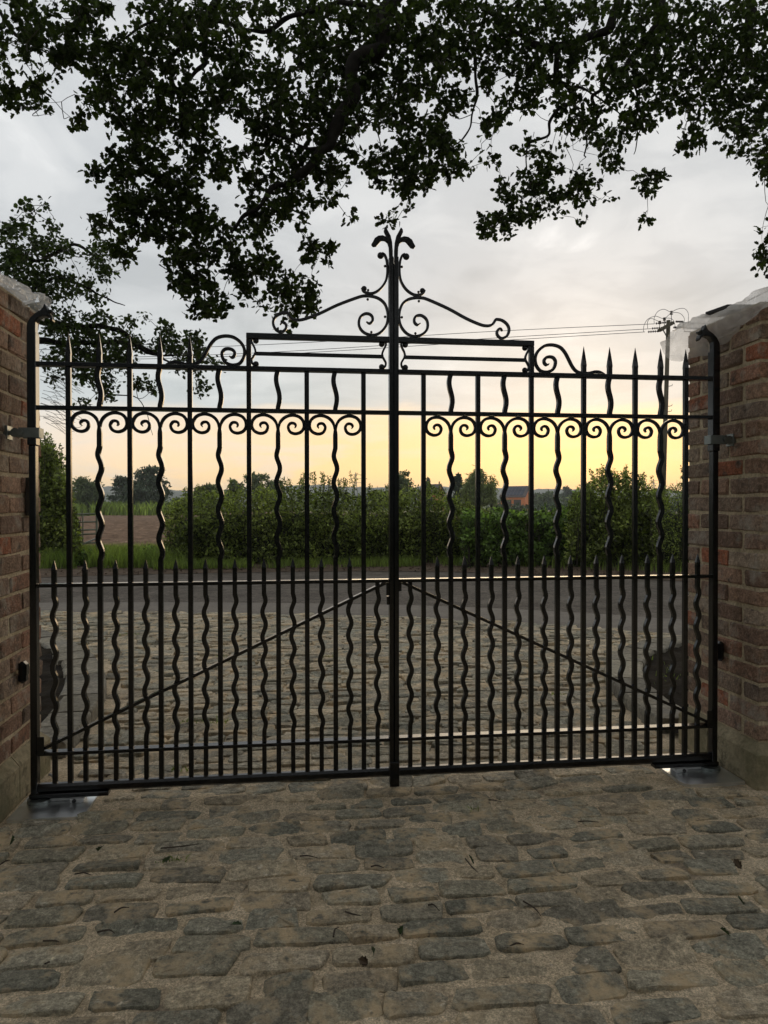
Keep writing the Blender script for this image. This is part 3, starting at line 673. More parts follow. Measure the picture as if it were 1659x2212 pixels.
# underground gate motors: cover plate, arm, block
for sx, lb in ((-1, 'shiny metal gate motor plate set in the setts by the left pier'), (1, 'shiny metal gate motor plate set in the setts by the right pier')):
    t = empty('gate_motor', (sx * 1.5, 0, 0), lb, 'gate motor', 'underground gate motors')
    O = [(1.672, -.182), (1.395, -.186), (1.372, -.172), (1.362, -.14), (1.362, .11), (1.375, .14), (1.40, .15), (1.672, .15)]
    n = len(O); V = [(sx * x, y, .008) for x, y in O] + [(sx * x, y, -.012) for x, y in O]
    MB().add(V, [tuple(range(n)), tuple(range(2 * n - 1, n - 1, -1))] + [(i, (i + 1) % n, n + (i + 1) % n, n + i) for i in range(n)]).obj('cover_plate', 'plate', t)
    def bb(x0, x1, y0, y1, z0, z1, ch=.001):
        p, q = sorted((sx * x0, sx * x1)); return MB().box(p, q, y0, y1, z0, z1, ch)
    bb(1.30, 1.64, -.024, .024, .026, .0465, .003).obj('support_shoe', 'iron', t)
    rb_ = bb(1.40, 1.46, -.045, .02, .0085, .028, .003).obj('release_block', 'alu', t)
    MB().tube([(sx * 1.44, -.052, .02), (sx * 1.44, -.046, .02)], .009, 10).obj('release_lock', 'blackplastic', rb_)
    MB().tube([(sx * 1.60, -.0, .008), (sx * 1.60, -.0, .022)], .052, 20).obj('pivot_disc', 'galv', t, False)
    bb(1.465, 1.60, -.012, .012, .009, .024, .002).obj('lever_arm', 'alu', t)
# loose cable by the left pier
P = cr([(-1.66, .30, .015), (-1.64, .26, .03), (-1.60, .22, .016), (-1.57, .17, .012), (-1.59, .12, .016)], 5)
tag(MB().tube(P, .006, 6).obj('loose_cable', 'cable'), 'short grey cable curling beside the left pier foot', 'cable')

# ------------------------------------------------------------------ polythene sheets on the piers
def sheet(name, U, rows, label, seed, amp=.02):
    """rows: list of lines, each a list of 3-D points of equal count, from the wall top over the edge and down"""
    Rr = [cr(r_, U * 2) for r_ in rows]; G = np.array(Rr); G2 = np.array([cr(G[:, j], 10) for j in range(G.shape[1])])  # (u, v, 3)
    n, m = G2.shape[:2]; out = np.array(G2)
    for i in range(n):
        for j in range(m):
            p = Vector(G2[i, j]); u, v = i / n, j / m
            f = mn.noise(Vector((u * 7 + v * 2.0, v * 3.2, seed))); g = (1 - 2.2 * abs(mn.noise(Vector((u * 9 + v * 5, v * 4 - u * 3, seed + 5))))) ** 3
            f2 = (1 - 2 * abs(mn.noise(Vector((u * 6 - v * 5, u * 3 + v * 6, seed + 9))))) ** 2 * .5
            out[i, j] += np.array([-np.sign(p.x) * (.5 + f) * amp * 1.2 + -np.sign(p.x) * g * amp * 1.2, f * amp * .5, (f2 - .25) * amp * 1.6 + g * amp])
    I = np.arange(n * m).reshape(n, m); Pq = np.stack([I[:-1, :-1], I[1:, :-1], I[1:, 1:], I[:-1, 1:]], -1).reshape(-1, 4)
    o = link(name, bigmesh(name, out.reshape(-1, 3), Pq, True), None, 'plastic'); sb = o.modifiers.new('s', 'SUBSURF'); sb.levels = sb.render_levels = 1
    return tag(o, label, 'plastic sheet', 'polythene sheets over the pier tops')
xL = bL[1]
sheet('polythene_sheet', 6, [
    [(xL - .5, -.45, TOPZ + .06), (xL - .5, -.1, TOPZ + .05), (xL - .5, .2, TOPZ + .05), (xL - .5, .46, TOPZ + .04)],
    [(xL - .12, -.45, TOPZ + .11), (xL - .12, -.12, TOPZ + .07), (xL - .12, .18, TOPZ + .08), (xL - .12, .44, TOPZ + .05)],
    [(xL + .02, -.45, TOPZ + .06), (xL + .02, -.12, TOPZ + .035), (xL + .02, .18, TOPZ + .05), (xL + .035, .43, TOPZ + .09)],
    [(xL + .03, -.45, TOPZ + .00), (xL + .03, -.12, TOPZ + .00), (xL + .035, .18, TOPZ + .02), (xL + .03, .41, TOPZ - .0)],
    [(xL + .02, -.45, TOPZ - .02), (xL + .02, -.12, TOPZ - .025), (xL + .02, .18, TOPZ - .03), (xL + .02, .40, TOPZ - .035)]],
    'crumpled clear polythene sheet over the left brick pier', 2.3, .014)
xr = bR[0]
sheet('polythene_sheet', 6, [
    [(xr + .5, -.75, TOPZ + .10), (xr + .5, -.25, TOPZ + .07), (xr + .5, .05, TOPZ + .04), (xr + .5, .25, TOPZ + .04), (xr + .4, .48, TOPZ + .02)],
    [(xr + .08, -.75, TOPZ + .09), (xr + .08, -.25, TOPZ + .06), (xr + .08, .05, TOPZ + .03), (xr + .08, .25, TOPZ + .05), (xr + .05, .50, TOPZ + .05)],
    [(xr - .01, -.75, TOPZ + .05), (xr - .01, -.25, TOPZ + .02), (xr - .02, .05, TOPZ + .01), (xr - .03, .25, TOPZ + .03), (xr - .05, .49, TOPZ + .01)],
    [(xr - .03, -.75, TOPZ + .00), (xr - .03, -.25, TOPZ - .04), (xr - .035, .05, TOPZ - .08), (xr - .05, .25, TOPZ - .09), (xr - .09, .48, TOPZ - .08)],
    [(xr - .012, -.75, TOPZ - .02), (xr - .012, -.25, TOPZ - .07), (xr - .014, .05, TOPZ - .145), (xr - .018, .25, TOPZ - .165), (xr - .04, .47, TOPZ - .145)]],
    'billowing clear polythene sheet hanging over the right brick pier', 7.7, .017)
for x, y, z, rz, lb in ((xr + .10, .13, TOPZ + .062, .1, 'dark roof tile weighting the sheet on the right pier'),
                        (xr + .12, -.30, TOPZ + .105, .5, 'dark tile nearest the right edge, tilted on the sheet')):
    mb = MB().box(-.11, .11, -.085, .085, -.009, .009, .003); o = mb.obj('roof_tile', 'slate'); o.location = (x, y, z); o.rotation_euler = (.03, -.06, rz)
    tag(o, lb, 'tile', 'dark tiles weighting the sheet')

# ------------------------------------------------------------------ leaves and trees
OAK = np.array([(0, 0), (.10, .14), (.27, .24), (.15, .36), (.38, .50), (.20, .62), (.30, .78), (.10, .86), (0, 1.0)])
def leaf_mesh(name, pos, size, kind='oak', up=.3, fold=.25, seed=1):
    """one mesh of leaves at pos (n,3), sizes (n,)"""
    r = np.random.default_rng(seed); n = len(pos)
    D = r.normal(size=(n, 3)); D[:, 2] -= up; D /= np.linalg.norm(D, axis=1)[:, None]
    A = r.normal(size=(n, 3)); A[:, 2] += .6; A -= (A * D).sum(1)[:, None] * D; A /= np.linalg.norm(A, axis=1)[:, None]; B = np.cross(D, A)
    if kind == 'oak':
        k = len(OAK); T = []
        for sg in (1, -1):
            for (x, y) in OAK: T.append((sg * x, y, abs(x) * fold))
        T = np.array(T); F0 = [[0] + list(range(1, k)), ]
        # triangles: fan from midrib points
        F1 = np.array([(0, i, i + 1) for i in range(1, k - 1)]); F2 = F1[:, ::-1] + k; FF = np.vstack([F1, F2])
    else:
        T = np.array([(0, 0, 0), (.26, .45, .07), (0, 1, -.05), (-.26, .45, .07)]) if kind == 'simple' else np.array([(0, 0, 0), (.09, .5, .02), (0, 1, -.1), (-.09, .5, .02)])
        FF = np.array([(0, 1, 2, 3)])
    s = size[:, None, None]
    W = pos[:, None] + s * (T[None, :, 0:1] * B[:, None] + T[None, :, 1:2] * D[:, None] + T[None, :, 2:3] * A[:, None])
    P = (FF[None] + (np.arange(n) * len(T))[:, None, None]).reshape(-1, FF.shape[1])
    return bigmesh(name, W.reshape(-1, 3), P, rnd=np.repeat(r.random(n), len(FF)))
def grow_twigs(nodes, targets, r0=.004, jit=.05, k=3, seed=3):
    """connect every target to the nearest node already in the net; returns one MB"""
    r = np.random.default_rng(seed); mb = MB(); net = np.array(nodes); order = np.argsort([np.min(((net - t) ** 2).sum(1)) for t in targets])
    for i in order:
        t = targets[i]; d = ((net - t) ** 2).sum(1); a = net[np.argmin(d)]; L = math.sqrt(d.min())
        if L > .02:
            m1 = a * .6 + t * .4 + r.normal(0, .10 * L, 3); m2 = a * .25 + t * .75 + r.normal(0, .07 * L, 3)
            q_ = cr([a, m1, m2, t], 2); mb.tube(q_, np.interp(np.linspace(0, 3, len(q_)), [0, 1, 2, 3], [r0 * (1 + 1.2 * min(L, 1)), r0 * (1 + .6 * min(L, 1)), r0 * .9, r0 * .6]), k, False)
            net = np.vstack([net, m2[None], t[None]])
        else: net = np.vstack([net, t[None]])
    return mb
def limb(P, r0, r1, Y, parent, n=6, k=8, name='limb', wob=.03, seed=1, slim=.62):
    """P photo positions, Y depth or list of depths"""
    Ys = np.interp(np.linspace(0, 1, len(P)), np.linspace(0, 1, len(Y)), Y)
    Q = cr([pt(x, y, yy) for (x, y), yy in zip(P, Ys)], n); m = len(Q); r = np.linspace(r0, r1, m) * slim
    for i in range(m): r[i] *= 1.12 + .42 * mn.noise(Vector(Q[i]) * 6.0)
    for i in range(1, m - 1): Q[i] += np.array([mn.noise(Vector(Q[i]) * 4 + Vector((3, 0, 0))), 0, mn.noise(Vector(Q[i]) * 4 + Vector((0, 9, 0)))]) * r0 * .7
    MB().tube(Q, r, k).obj(name, 'bark', parent, True); return Q

DENS = ["567785278888875688888888788888888888888888", "567887678888875788899888778887778899999987",
 "555788888888888888899988888887788999999998", "455768888877788877889988887788888999999988",
 "544678888777877777799888777778888888999988", "652268888877788877767757634553776556788888",
 "110274688876566788767667346642776553377688", "000000578877567777764677556753666653773577",
 "000002688777764577268776647755346641002367", "000005888775577788637766630778665466000036",
 "000006888874477787612665401766655566000000", "000005888874577775304600005753242431000000",
 "000005688775676451000000005520000000000045", "000004755787543566300000003000000000000046",
 "000000003783677400000000000000000000000024", "000000001687457750000000000000000000000000",
 "000000000467536763000000000000000000000000", "000000000133114420000000000000000000000000",
 "000000000000023000000000000000000000000000", "000000000000012000000000000000000000000000"]
DENS = [d.ljust(42, '0')[:42] for d in DENS]
def canopy_points(dens, per, Yf, seed, cs=44.0, edge=.16):
    """sprays gather in clumps; the density map sets how much sky stays open between them"""
    r = np.random.default_rng(seed); pts = []
    for j, d in enumerate(dens):
        for i, ch in enumerate(d):
            v = int(ch)
            if v == 0: continue
            n = int(per * 1.6)
            for _ in range(n):
                x, y = (i + r.random()) * 40, (j + r.random()) * 40
                c = .65 * vnoise(np.array([x / cs]), np.array([y / cs]), seed + 40, 1)[0] + .35 * vnoise(np.array([x / cs * 2.3]), np.array([y / cs * 2.3]), seed + 41, 1)[0]
                if c > 1.0 - v * .0875 + r.normal(0, .05): pts.append(pt(x, y, Yf(x, y, r)))
    return np.array(pts)
# near oak ---------------------------------------------------------------
oak = empty('oak_tree', (7.2, 4.5, 0), 'big oak whose dark branches overhang the gate from above', 'tree')
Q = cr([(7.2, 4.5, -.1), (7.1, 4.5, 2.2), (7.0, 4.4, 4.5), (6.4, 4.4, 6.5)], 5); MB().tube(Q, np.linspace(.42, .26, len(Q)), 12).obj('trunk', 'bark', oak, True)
z3 = lambda L, ox, oy=0: [(ox + a / 3, oy + b / 3) for a, b in L]
L1 = z3([(960, -160), (900, 0), (850, 80), (820, 150), (815, 250), (790, 300), (720, 350), (640, 390), (610, 450), (605, 530), (635, 600), (640, 640), (600, 700), (540, 780), (500, 870), (490, 950), (430, 1040), (370, 1106)], 553)
L1b = z3([(430, 260), (370, 340), (290, 400), (220, 460), (130, 500), (50, 560), (0, 620), (-80, 700), (-160, 790)], 553, 253.4 - 40 / 3)
limbs = []
limbs.append(limb(L1[:13], .128, .090, [4.3, 4.15, 4.1], oak))
limbs.append(limb(L1[12:16] + L1b, .090, .026, [4.1, 4.0, 4.1], oak))
limbs.append(limb(z3([(1450, -100), (1400, 0), (1350, 100), (1330, 200), (1335, 280), (1300, 300), (1200, 300), (1120, 370), (1110, 470), (1140, 580), (1150, 650), (1165, 780)], 0), .06, .018, [4.8, 4.6, 4.5], oak))
limbs.append(limb(z3([(1335, 280), (1330, 400), (1270, 450), (1240, 500), (1200, 560), (1180, 650), (1165, 900)], 0), .045, .012, [4.6, 4.5], oak))
limbs.append(limb(z3([(850, 60), (800, 50), (680, 30), (540, 20), (430, 60), (300, 90), (180, 130), (80, 200), (0, 210), (-200, 150), (-400, 110), (-520, 95), (-660, 130), (-760, 190), (-840, 250)], 553), .05, .018, [4.6, 4.7, 4.6], oak))
limbs.append(limb(z3([(730, -140), (690, 0), (660, 80), (640, 180), (560, 230), (440, 280), (330, 310), (200, 300), (100, 260), (30, 210), (-60, 150), (-200, 60)], 1106), .085, .03, [5.0, 4.8, 4.8], oak))
limbs.append(limb(z3([(300, 310), (290, 420), (310, 520), (370, 570), (380, 650), (300, 700), (250, 780), (230, 880), (120, 930), (90, 1000), (95, 1100)], 1106), .05, .012, [4.8, 4.7], oak))
limbs.append(limb(z3([(1000, -120), (960, 60), (945, 170), (900, 190), (840, 290), (770, 380), (720, 450), (620, 480), (580, 580), (520, 620), (550, 700), (540, 800), (490, 860), (490, 940), (480, 1020)], 1106), .065, .010, [5.2, 5.0, 4.9], oak))
limbs.append(limb(z3([(380, 570), (450, 570), (530, 610), (600, 660), (700, 740), (760, 840)], 1106), .026, .006, [4.8, 4.9], oak))
limbs.append(limb(z3([(740, 440), (760, 520), (800, 570), (820, 680), (860, 740), (850, 800), (820, 880), (790, 1000)], 1106), .028, .007, [5.0, 5.0], oak))
limbs.append(limb(z3([(970, -100), (965, 60), (950, 200), (945, 330), (950, 420)], 1106), .10, .03, [5.5, 5.6], oak))
limbs.append(limb(z3([(1700, -150), (1560, -40), (1535, 200), (1540, 400), (1600, 430), (1640, 430)], 1106), .10, .05, [5.4, 5.3], oak))
limbs.append(limb(z3([(100, 870), (200, 900), (280, 940), (340, 965), (430, 960)], 553), .012, .03, [4.1, 4.1], oak))
limbs.append(limb(z3([(560, 860), (600, 865), (625, 900), (650, 820), (720, 775), (780, 850), (820, 990)], 553), .013, .006, [4.1, 4.3], oak))
limbs.append(limb(z3([(1420, 380), (1430, 520), (1430, 620), (1400, 740), (1380, 830), (1330, 910), (1250, 960)], 553), .03, .008, [4.6, 4.6], oak))
limbs.append(limb(z3([(1400, 740), (1320, 770), (1300, 755)], 553), .010, .006, [4.6, 4.6], oak))
limbs.append(limb(z3([(1420, 590), (1370, 600), (1340, 610), (1330, 690)], 553), .009, .004, [4.6, 4.6], oak))
limbs.append(limb(z3([(-40, 10), (70, 190), (130, 240), (160, 200), (120, 260), (200, 280), (330, 350), (440, 380)], 0), .03, .012, [5, 4.9], oak))
limbs.append(limb(z3([(275, 590), (270, 690), (210, 750), (320, 740)], 0), .008, .003, [4.9, 4.9], oak))
limbs.append(limb(z3([(280, 590), (350, 650), (410, 720), (470, 770)], 0), .007, .003, [4.9, 4.9], oak))
def yf(x, y, r): 
    return 4.5 + (x - 829) / 829 * .3 + 1.1 * (vnoise(np.array([x / 170.]), np.array([y / 170.]), 8, 2)[0] - .5) + r.normal(0, .32)
spr = canopy_points(DENS, 7.4, yf, 5)
# overhead and behind: the rest of the crown that shades the drive
ov = []
for _ in range(2600):
    x, y = rng.uniform(-8, 9), rng.uniform(-11, 1.2); z = 4.9 + 1.4 * rng.random() + .04 * (x + 3) ** 2 * .3
    d = np.array([x, y, z]) - CAM; zc = d @ _F
    if zc > .1 and abs(FOC * (d @ _R) / zc) < 950 and FOC * (d @ _U) / zc < 1230: continue
    ov.append((x, y, z))
ov = np.array(ov)
def leaves_round(spr, nper, rad, s0, s1, seed, flat=.8):
    r = np.random.default_rng(seed); n = len(spr) * nper
    C = np.repeat(spr, nper, 0); o_ = r.normal(size=(n, 3)); o_ /= np.linalg.norm(o_, axis=1)[:, None]; o_ *= (r.random(n) ** .5)[:, None] * rad * np.repeat(r.uniform(.6, 1.25, len(spr)), nper)[:, None]
    o_[:, 2] *= flat; return C + o_, r.uniform(s0, s1, n)
p_, s__ = leaves_round(spr, 9, .10, .050, .092, 3)
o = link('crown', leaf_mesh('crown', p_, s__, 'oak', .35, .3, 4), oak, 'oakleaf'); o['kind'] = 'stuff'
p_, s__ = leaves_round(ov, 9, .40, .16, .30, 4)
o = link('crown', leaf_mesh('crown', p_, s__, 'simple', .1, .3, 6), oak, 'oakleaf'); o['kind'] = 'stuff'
net = np.vstack([q[::3] for q in limbs])
o = grow_twigs(net, spr, .0032).obj('twigs', 'twig', oak); o['kind'] = 'stuff'

# oak across the lane on the left ------------------------------------------
FAR = {11: "243100", 12: "66542", 13: "777766300", 14: "777765300", 15: "788773000", 16: "788865243", 17: "0088887766200", 18: "0088888877740", 19: "0067766545651", 20: "0045665645521",
       21: "012444524220", 22: "0000211032", 23: "000000002", 24: "003"}
FARD = ["0" * 42] * 11 + [FAR[k].ljust(42, '0') for k in range(11, 25)]
oak2 = empty('oak_tree', (-9.5, 7.2, 0), 'spreading oak on the left behind the pier, finer leaves', 'tree')
Q = cr([(-9.5, 7.2, -.1), (-9.4, 7.2, 2.0), (-9.1, 7.2, 3.8), (-8.2, 7.2, 5.2)], 5); MB().tube(Q, np.linspace(.34, .2, len(Q)), 12).obj('trunk', 'bark', oak2, True)
lm2 = [limb([(-120, 560), (-20, 640), (60, 690), (150, 700), (250, 715), (330, 760), (420, 800)], .11, .012, [7.2, 7.0], oak2),
       limb([(-80, 780), (20, 740), (90, 735), (170, 745), (250, 735), (330, 765), (400, 770)], .09, .012, [7.0, 6.8], oak2),
       limb([(-60, 640), (30, 560), (90, 560), (160, 530), (210, 560), (260, 600)], .06, .01, [7.4, 7.2], oak2),
       limb([(170, 745), (180, 800), (230, 850), (300, 860), (330, 940)], .025, .005, [6.9, 6.8], oak2),
       limb([(-40, 700), (40, 640), (130, 600), (220, 640), (270, 660)], .05, .008, [7.2, 7.0], oak2)]
sp2 = canopy_points(FARD, 9.5, lambda x, y, r: 7.0 + r.normal(0, .55), 6)
p_, s__ = leaves_round(sp2, 14, .14, .04, .08, 8)
o = link('crown', leaf_mesh('crown', p_, s__, 'oak', .1, .3, 9), oak2, 'oakleaf2'); o['kind'] = 'stuff'
o = grow_twigs(np.vstack([q[::3] for q in lm2]), sp2, .004, seed=8).obj('twigs', 'twig', oak2); o['kind'] = 'stuff'
# bare drooping twigs left of the first bars
bt = MB(); rr = random.Random(4)
for i in range(46):
    x0, y0 = rr.uniform(85, 120), rr.uniform(790, 920); L = rr.uniform(30, 75); a = rr.uniform(.05, .75)
    P = [pt(x0, y0, 6.6), pt(x0 + L * .4, y0 + L * .4 * a - 2, 6.6), pt(x0 + L * .8, y0 + L * .8 * a + rr.uniform(-4, 6), 6.6), pt(x0 + L, y0 + L * a + rr.uniform(-3, 12), 6.6)]
    bt.tube(cr(P, 3), [.004] + [.003] * 8 + [.002], 3, False)
o = bt.obj('bare_twigs', 'twig', oak2); o['kind'] = 'stuff'

# ------------------------------------------------------------------ hedge and shrubs
def inter(prof, x): return np.interp(x, [p[0] for p in prof], [p[1] for p in prof])
def foliage(name, prof, Yr, ybot, per, s0, s1, label, cat, m='hedgeleaf', kind='simple', seed=1, shoots=None, group=None, thick=1.0, dark=True, stems=30, base=.0):
    """a bushy mass: prof gives the top line over photo x; it fills from there to the ground between depths Yr"""
    r = np.random.default_rng(seed); x0, x1 = prof[0][0], prof[-1][0]; Ya, Yb = Yr
    c = pt((x0 + x1) / 2, 1100, (Ya + Yb) / 2); t = empty(name, (c[0], c[1], 0), label, cat, group)
    n = int(per * (x1 - x0)); X = r.uniform(x0, x1, n); pos = []
    for x in X:
        yt = inter(prof, x) + 24 * (vnoise(np.array([x / 17.]), np.array([seed * 3.]), seed, 3)[0] - .5)
        top = pt(x, yt, Ya)[2]; bot = base
        v = r.random() ** .8; z = bot + (top - bot) * v
        bulge = .35 * math.sqrt(max(0, 1 - (2 * v - .9) ** 2 * .8)) + .75 * (vnoise(np.array([x / 26.]), np.array([z * 3.2]), seed + 4, 2)[0] - .5)
        dep = (Yb - Ya) * (r.random() ** 2.2 if v < .9 else r.random())
        Yq = Ya + .35 - bulge + dep; q = pt(x, 1100, Yq); pos.append((q[0] + (r.random() - .5) * .1, Yq, z + r.normal(0, .03)))
    pos = np.array(pos); L = leaf_mesh('foliage', pos, r.uniform(s0, s1, n), kind, .0, .2, seed + 2)
    o = link('foliage', L, t, m); o['kind'] = 'stuff'
    if shoots:
        sp = []; mb = MB()
        for (xs, ys, cnt) in shoots:
            for _ in range(cnt):
                x = xs + r.normal(0, 9); yb = inter(prof, min(max(x, x0), x1)) + 8; yt = ys + abs(r.normal(0, 9)); Yq = r.uniform(Ya + .1, Yb - .1)
                a, b = pt(x, yb, Yq), pt(x + r.normal(0, 4), yt, Yq); k = max(3, int((yb - yt) / 3.2))
                mb.tube([a, (a + b) / 2 + r.normal(0, .02, 3), b], [.006, .004, .002], 3, False)
                for i in range(k):
                    f = i / k; sp += [a + (b - a) * f + r.normal(0, .035 * (1.15 - f), 3) for _ in range(3)]
        sp = np.array(sp); o = link('foliage', leaf_mesh('foliage', sp, r.uniform(s0 * .7, s1 * .7, len(sp)), kind, 0, .2, seed + 7), t, m); o['kind'] = 'stuff'
        o = mb.obj('shoots', 'twig', t); o['kind'] = 'stuff'
    if dark:  # solid dark core: a lumpy closed body inside the leaves
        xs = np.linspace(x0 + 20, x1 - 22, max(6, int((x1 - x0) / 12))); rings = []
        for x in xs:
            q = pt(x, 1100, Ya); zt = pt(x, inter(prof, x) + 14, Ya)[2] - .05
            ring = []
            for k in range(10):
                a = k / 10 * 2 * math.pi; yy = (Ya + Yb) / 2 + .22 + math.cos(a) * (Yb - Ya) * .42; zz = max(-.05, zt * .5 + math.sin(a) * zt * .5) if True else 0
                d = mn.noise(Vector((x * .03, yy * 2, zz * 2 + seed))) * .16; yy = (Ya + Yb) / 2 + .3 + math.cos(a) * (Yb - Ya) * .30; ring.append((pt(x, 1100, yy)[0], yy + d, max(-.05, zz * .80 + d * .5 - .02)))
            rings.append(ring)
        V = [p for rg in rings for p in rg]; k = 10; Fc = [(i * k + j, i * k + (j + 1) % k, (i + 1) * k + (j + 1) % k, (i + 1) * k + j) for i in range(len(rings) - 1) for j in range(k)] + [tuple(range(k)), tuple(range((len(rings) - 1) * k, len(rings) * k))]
        MB().add(V, Fc).obj('dark_core', 'hedgedark', t, True)
    if stems:
        mb = MB()
        for _ in range(stems):
            x = r.uniform(x0 + 4, x1 - 4); Yq = Ya + .1 + r.random() * .3; q = pt(x, 1100, Yq); h = pt(x, inter(prof, x), Yq)[2]
            mb.tube([(q[0], Yq, -.02), (q[0] + r.normal(0, .08), Yq + r.normal(0, .06), h * .5), (q[0] + r.normal(0, .15), Yq + r.normal(0, .1), h * .9)], [.011, .008, .004], 4, False)
        o = mb.obj('stems', 'twig', t); o['kind'] = 'stuff'
    return t
hp = [(358, 1130), (364, 1095), (378, 1078), (410, 1068), (450, 1062), (520, 1060), (600, 1056), (660, 1056), (720, 1062), (790, 1066), (860, 1060), (900, 1050), (940, 1056), (975, 1070), (1010, 1086), (1040, 1100), (1065, 1112)]
foliage('hedge', hp, (12.3, 13.6), 1225, 46, .04, .105, 'long dark mixed hedge across the lane behind the gates', 'hedge', seed=3,
        shoots=[(430, 1040, 4), (500, 1035, 4), (560, 1032, 4), (620, 1030, 7), (650, 1018, 8), (690, 1016, 8), (715, 1025, 6), (745, 1026, 6), (775, 1014, 5), (795, 1040, 4), (860, 1040, 4), (920, 1038, 5), (945, 1036, 5), (400, 1050, 3), (1010, 1055, 4)])
np_ = [(1000, 1112), (1040, 1108), (1080, 1108), (1130, 1110), (1180, 1110), (1215, 1102), (1250, 1085), (1290, 1080), (1320, 1096)]
foliage('nettle_patch', np_, (11.2, 12.2), 1232, 36, .06, .14, 'lower mid green nettles filling the hedge gap right of centre', 'nettles', 'nettle', 'simple', 5, stems=120, dark=True,
        shoots=[(1180, 1085, 5), (1220, 1078, 6), (1250, 1060, 6)])
ep = [(1225, 1120), (1235, 1075), (1262, 1050), (1290, 1035), (1320, 1030), (1355, 1036), (1390, 1040), (1420, 1062), (1440, 1085)]
foliage('elder_bush', ep, (10.6, 11.8), 1240, 52, .05, .115, 'tall elder bush right of the gate centre with sprays above the horizon', 'bush', 'hedgeleaf', 'simple', 8,
        shoots=[(1290, 1010, 5), (1308, 1002, 6), (1322, 1008, 5), (1345, 1010, 6), (1358, 1000, 6), (1385, 1022, 4), (1400, 1020, 4), (1340, 1020, 6), (1270, 1036, 4), (1425, 1050, 4)])
rp = [(1410, 1085), (1430, 1058), (1460, 1050), (1490, 1048), (1530, 1046), (1600, 1040), (1700, 1030)]
foliage('privet_hedge', rp, (9.6, 10.8), 1245, 46, .03, .065, 'small leaved hedge beside the right pier, thin at its foot', 'hedge', 'hedgeleaf', 'simple', 11,
        shoots=[(1450, 1040, 5), (1475, 1036, 5), (1435, 1046, 4)])
lp = [(20, 955), (60, 930), (96, 945), (112, 955), (128, 985), (136, 1010), (146, 1050), (158, 1100), (166, 1140), (170, 1175)]
foliage('laurel_shrub', lp, (12.6, 14.4), 1230, 110, .06, .13, 'tall dark evergreen shrub just right of the left gate post', 'shrub', 'hedgeleaf', 'simple', 14,
        shoots=[(100, 930, 5), (118, 948, 5), (132, 975, 4)])
bp = [(40, 1190), (90, 1185), (140, 1190), (180, 1195), (230, 1196), (280, 1195), (330, 1190), (372, 1185)]
foliage('nettle_patch', bp, (12.6, 13.6), 1230, 16, .05, .11, 'low weeds growing in front of the metal field gate', 'nettles', 'nettle', 'simple', 17, dark=False, stems=20)

# grass and weeds -----------------------------------------------------------
def grass(name, P, h0, h1, m, label, seed=1, w=.006, lean=.35):
    r = np.random.default_rng(seed); n = len(P); h = r.uniform(h0, h1, n); a = r.uniform(0, 6.283, n); ln = r.normal(0, lean, (n, 2)) * h[:, None]
    dx = np.stack([np.cos(a), np.sin(a), 0 * a], 1) * w
    b = P; mid = P + np.stack([ln[:, 0] * .3, ln[:, 1] * .3, h * .6], 1); tip = P + np.stack([ln[:, 0], ln[:, 1], h], 1)
    V = np.stack([b - dx, b + dx, mid + dx * .7, mid - dx * .7, tip + dx * .1, tip - dx * .1], 1).reshape(-1, 3)
    F1 = np.array([(0, 1, 2, 3), (3, 2, 4, 5)]); Pq = (F1[None] + (np.arange(n) * 6)[:, None, None]).reshape(-1, 4)
    return tag(link(name, bigmesh(name, V, Pq, rnd=np.repeat(r.random(n), 2)), None, m), label, 'grass', kind='stuff')
def band_pts(x0, x1, Ya, Yb, n, seed, dens=None, z=.03):
    r = np.random.default_rng(seed); Y = r.uniform(Ya, Yb, n); xx = r.uniform(x0, x1, n); P = np.array([pt(x, 1100, y) for x, y in zip(xx, Y)]); P[:, 2] = z
    k = vnoise(P[:, 0] * 1.7, P[:, 1] * 1.7, seed, 3); return P[k > .36]
grass('verge_grass', band_pts(85, 420, 11.9, 14.6, 15000, 2), .08, .46, 'grass', 'bright long grass in the hedge gap by the field gate', 2)
grass('verge_grass', band_pts(330, 1130, 11.5, 12.4, 9000, 3), .06, .22, 'grass', 'short grass along the foot of the long hedge', 3)
P = np.array([(x, y, .02) for x, y in zip(rng.uniform(3.5, 9, 5000), rng.uniform(7, 12, 5000)) if 0 < y - np.interp(x, [f[0] for f in farE], [f[1] for f in farE]) - 1.1 < 1.2])
grass('verge_grass', P, .08, .3, 'grass', 'rough grass on the verge under the right hedge', 4)
P = band_pts(60, 420, 14.6, 17.5, 7000, 5); grass('meadow_grass', P, .08, .26, 'grass', 'pale grass strip between field gate and ploughed earth', 5, w=.012)
P = band_pts(60, 460, 90, 150, 9000, 6); grass('meadow_grass', P, .8, 2.0, 'grass', 'tall far grass strip behind the ploughed field', 6, w=.12)
P = np.array([(x, y, .02) for x, y in zip(rng.uniform(2.0, 4, 900), rng.uniform(.9, 3.0, 900))]); P = P[(vnoise(P[:, 0] * 4, P[:, 1] * 4, 9, 2) > .62) & cutR(P[:, 0], P[:, 1])]
grass('bed_weeds', P, .02, .07, 'grass', 'tiny green weeds in the right soil bed', 7, w=.008)
# litter on the verge
r0_ = np.random.default_rng(31); n = 2600; A = cr(verA, 6); ii = r0_.integers(0, len(A), n); tt = r0_.random(n) ** 1.3 * 1.2
pos = np.stack([A[ii, 0] + r0_.normal(0, .3, n), A[ii, 1] + tt, .03 + .03 * tt], 1)
tag(link('leaf_litter', leaf_mesh('leaf_litter', pos, r0_.uniform(.03, .07, n), 'simple', 0, .2, 3), None, 'dryleaf'), 'dry brown leaf litter along the far edge of the lane', 'leaf litter', kind='stuff')

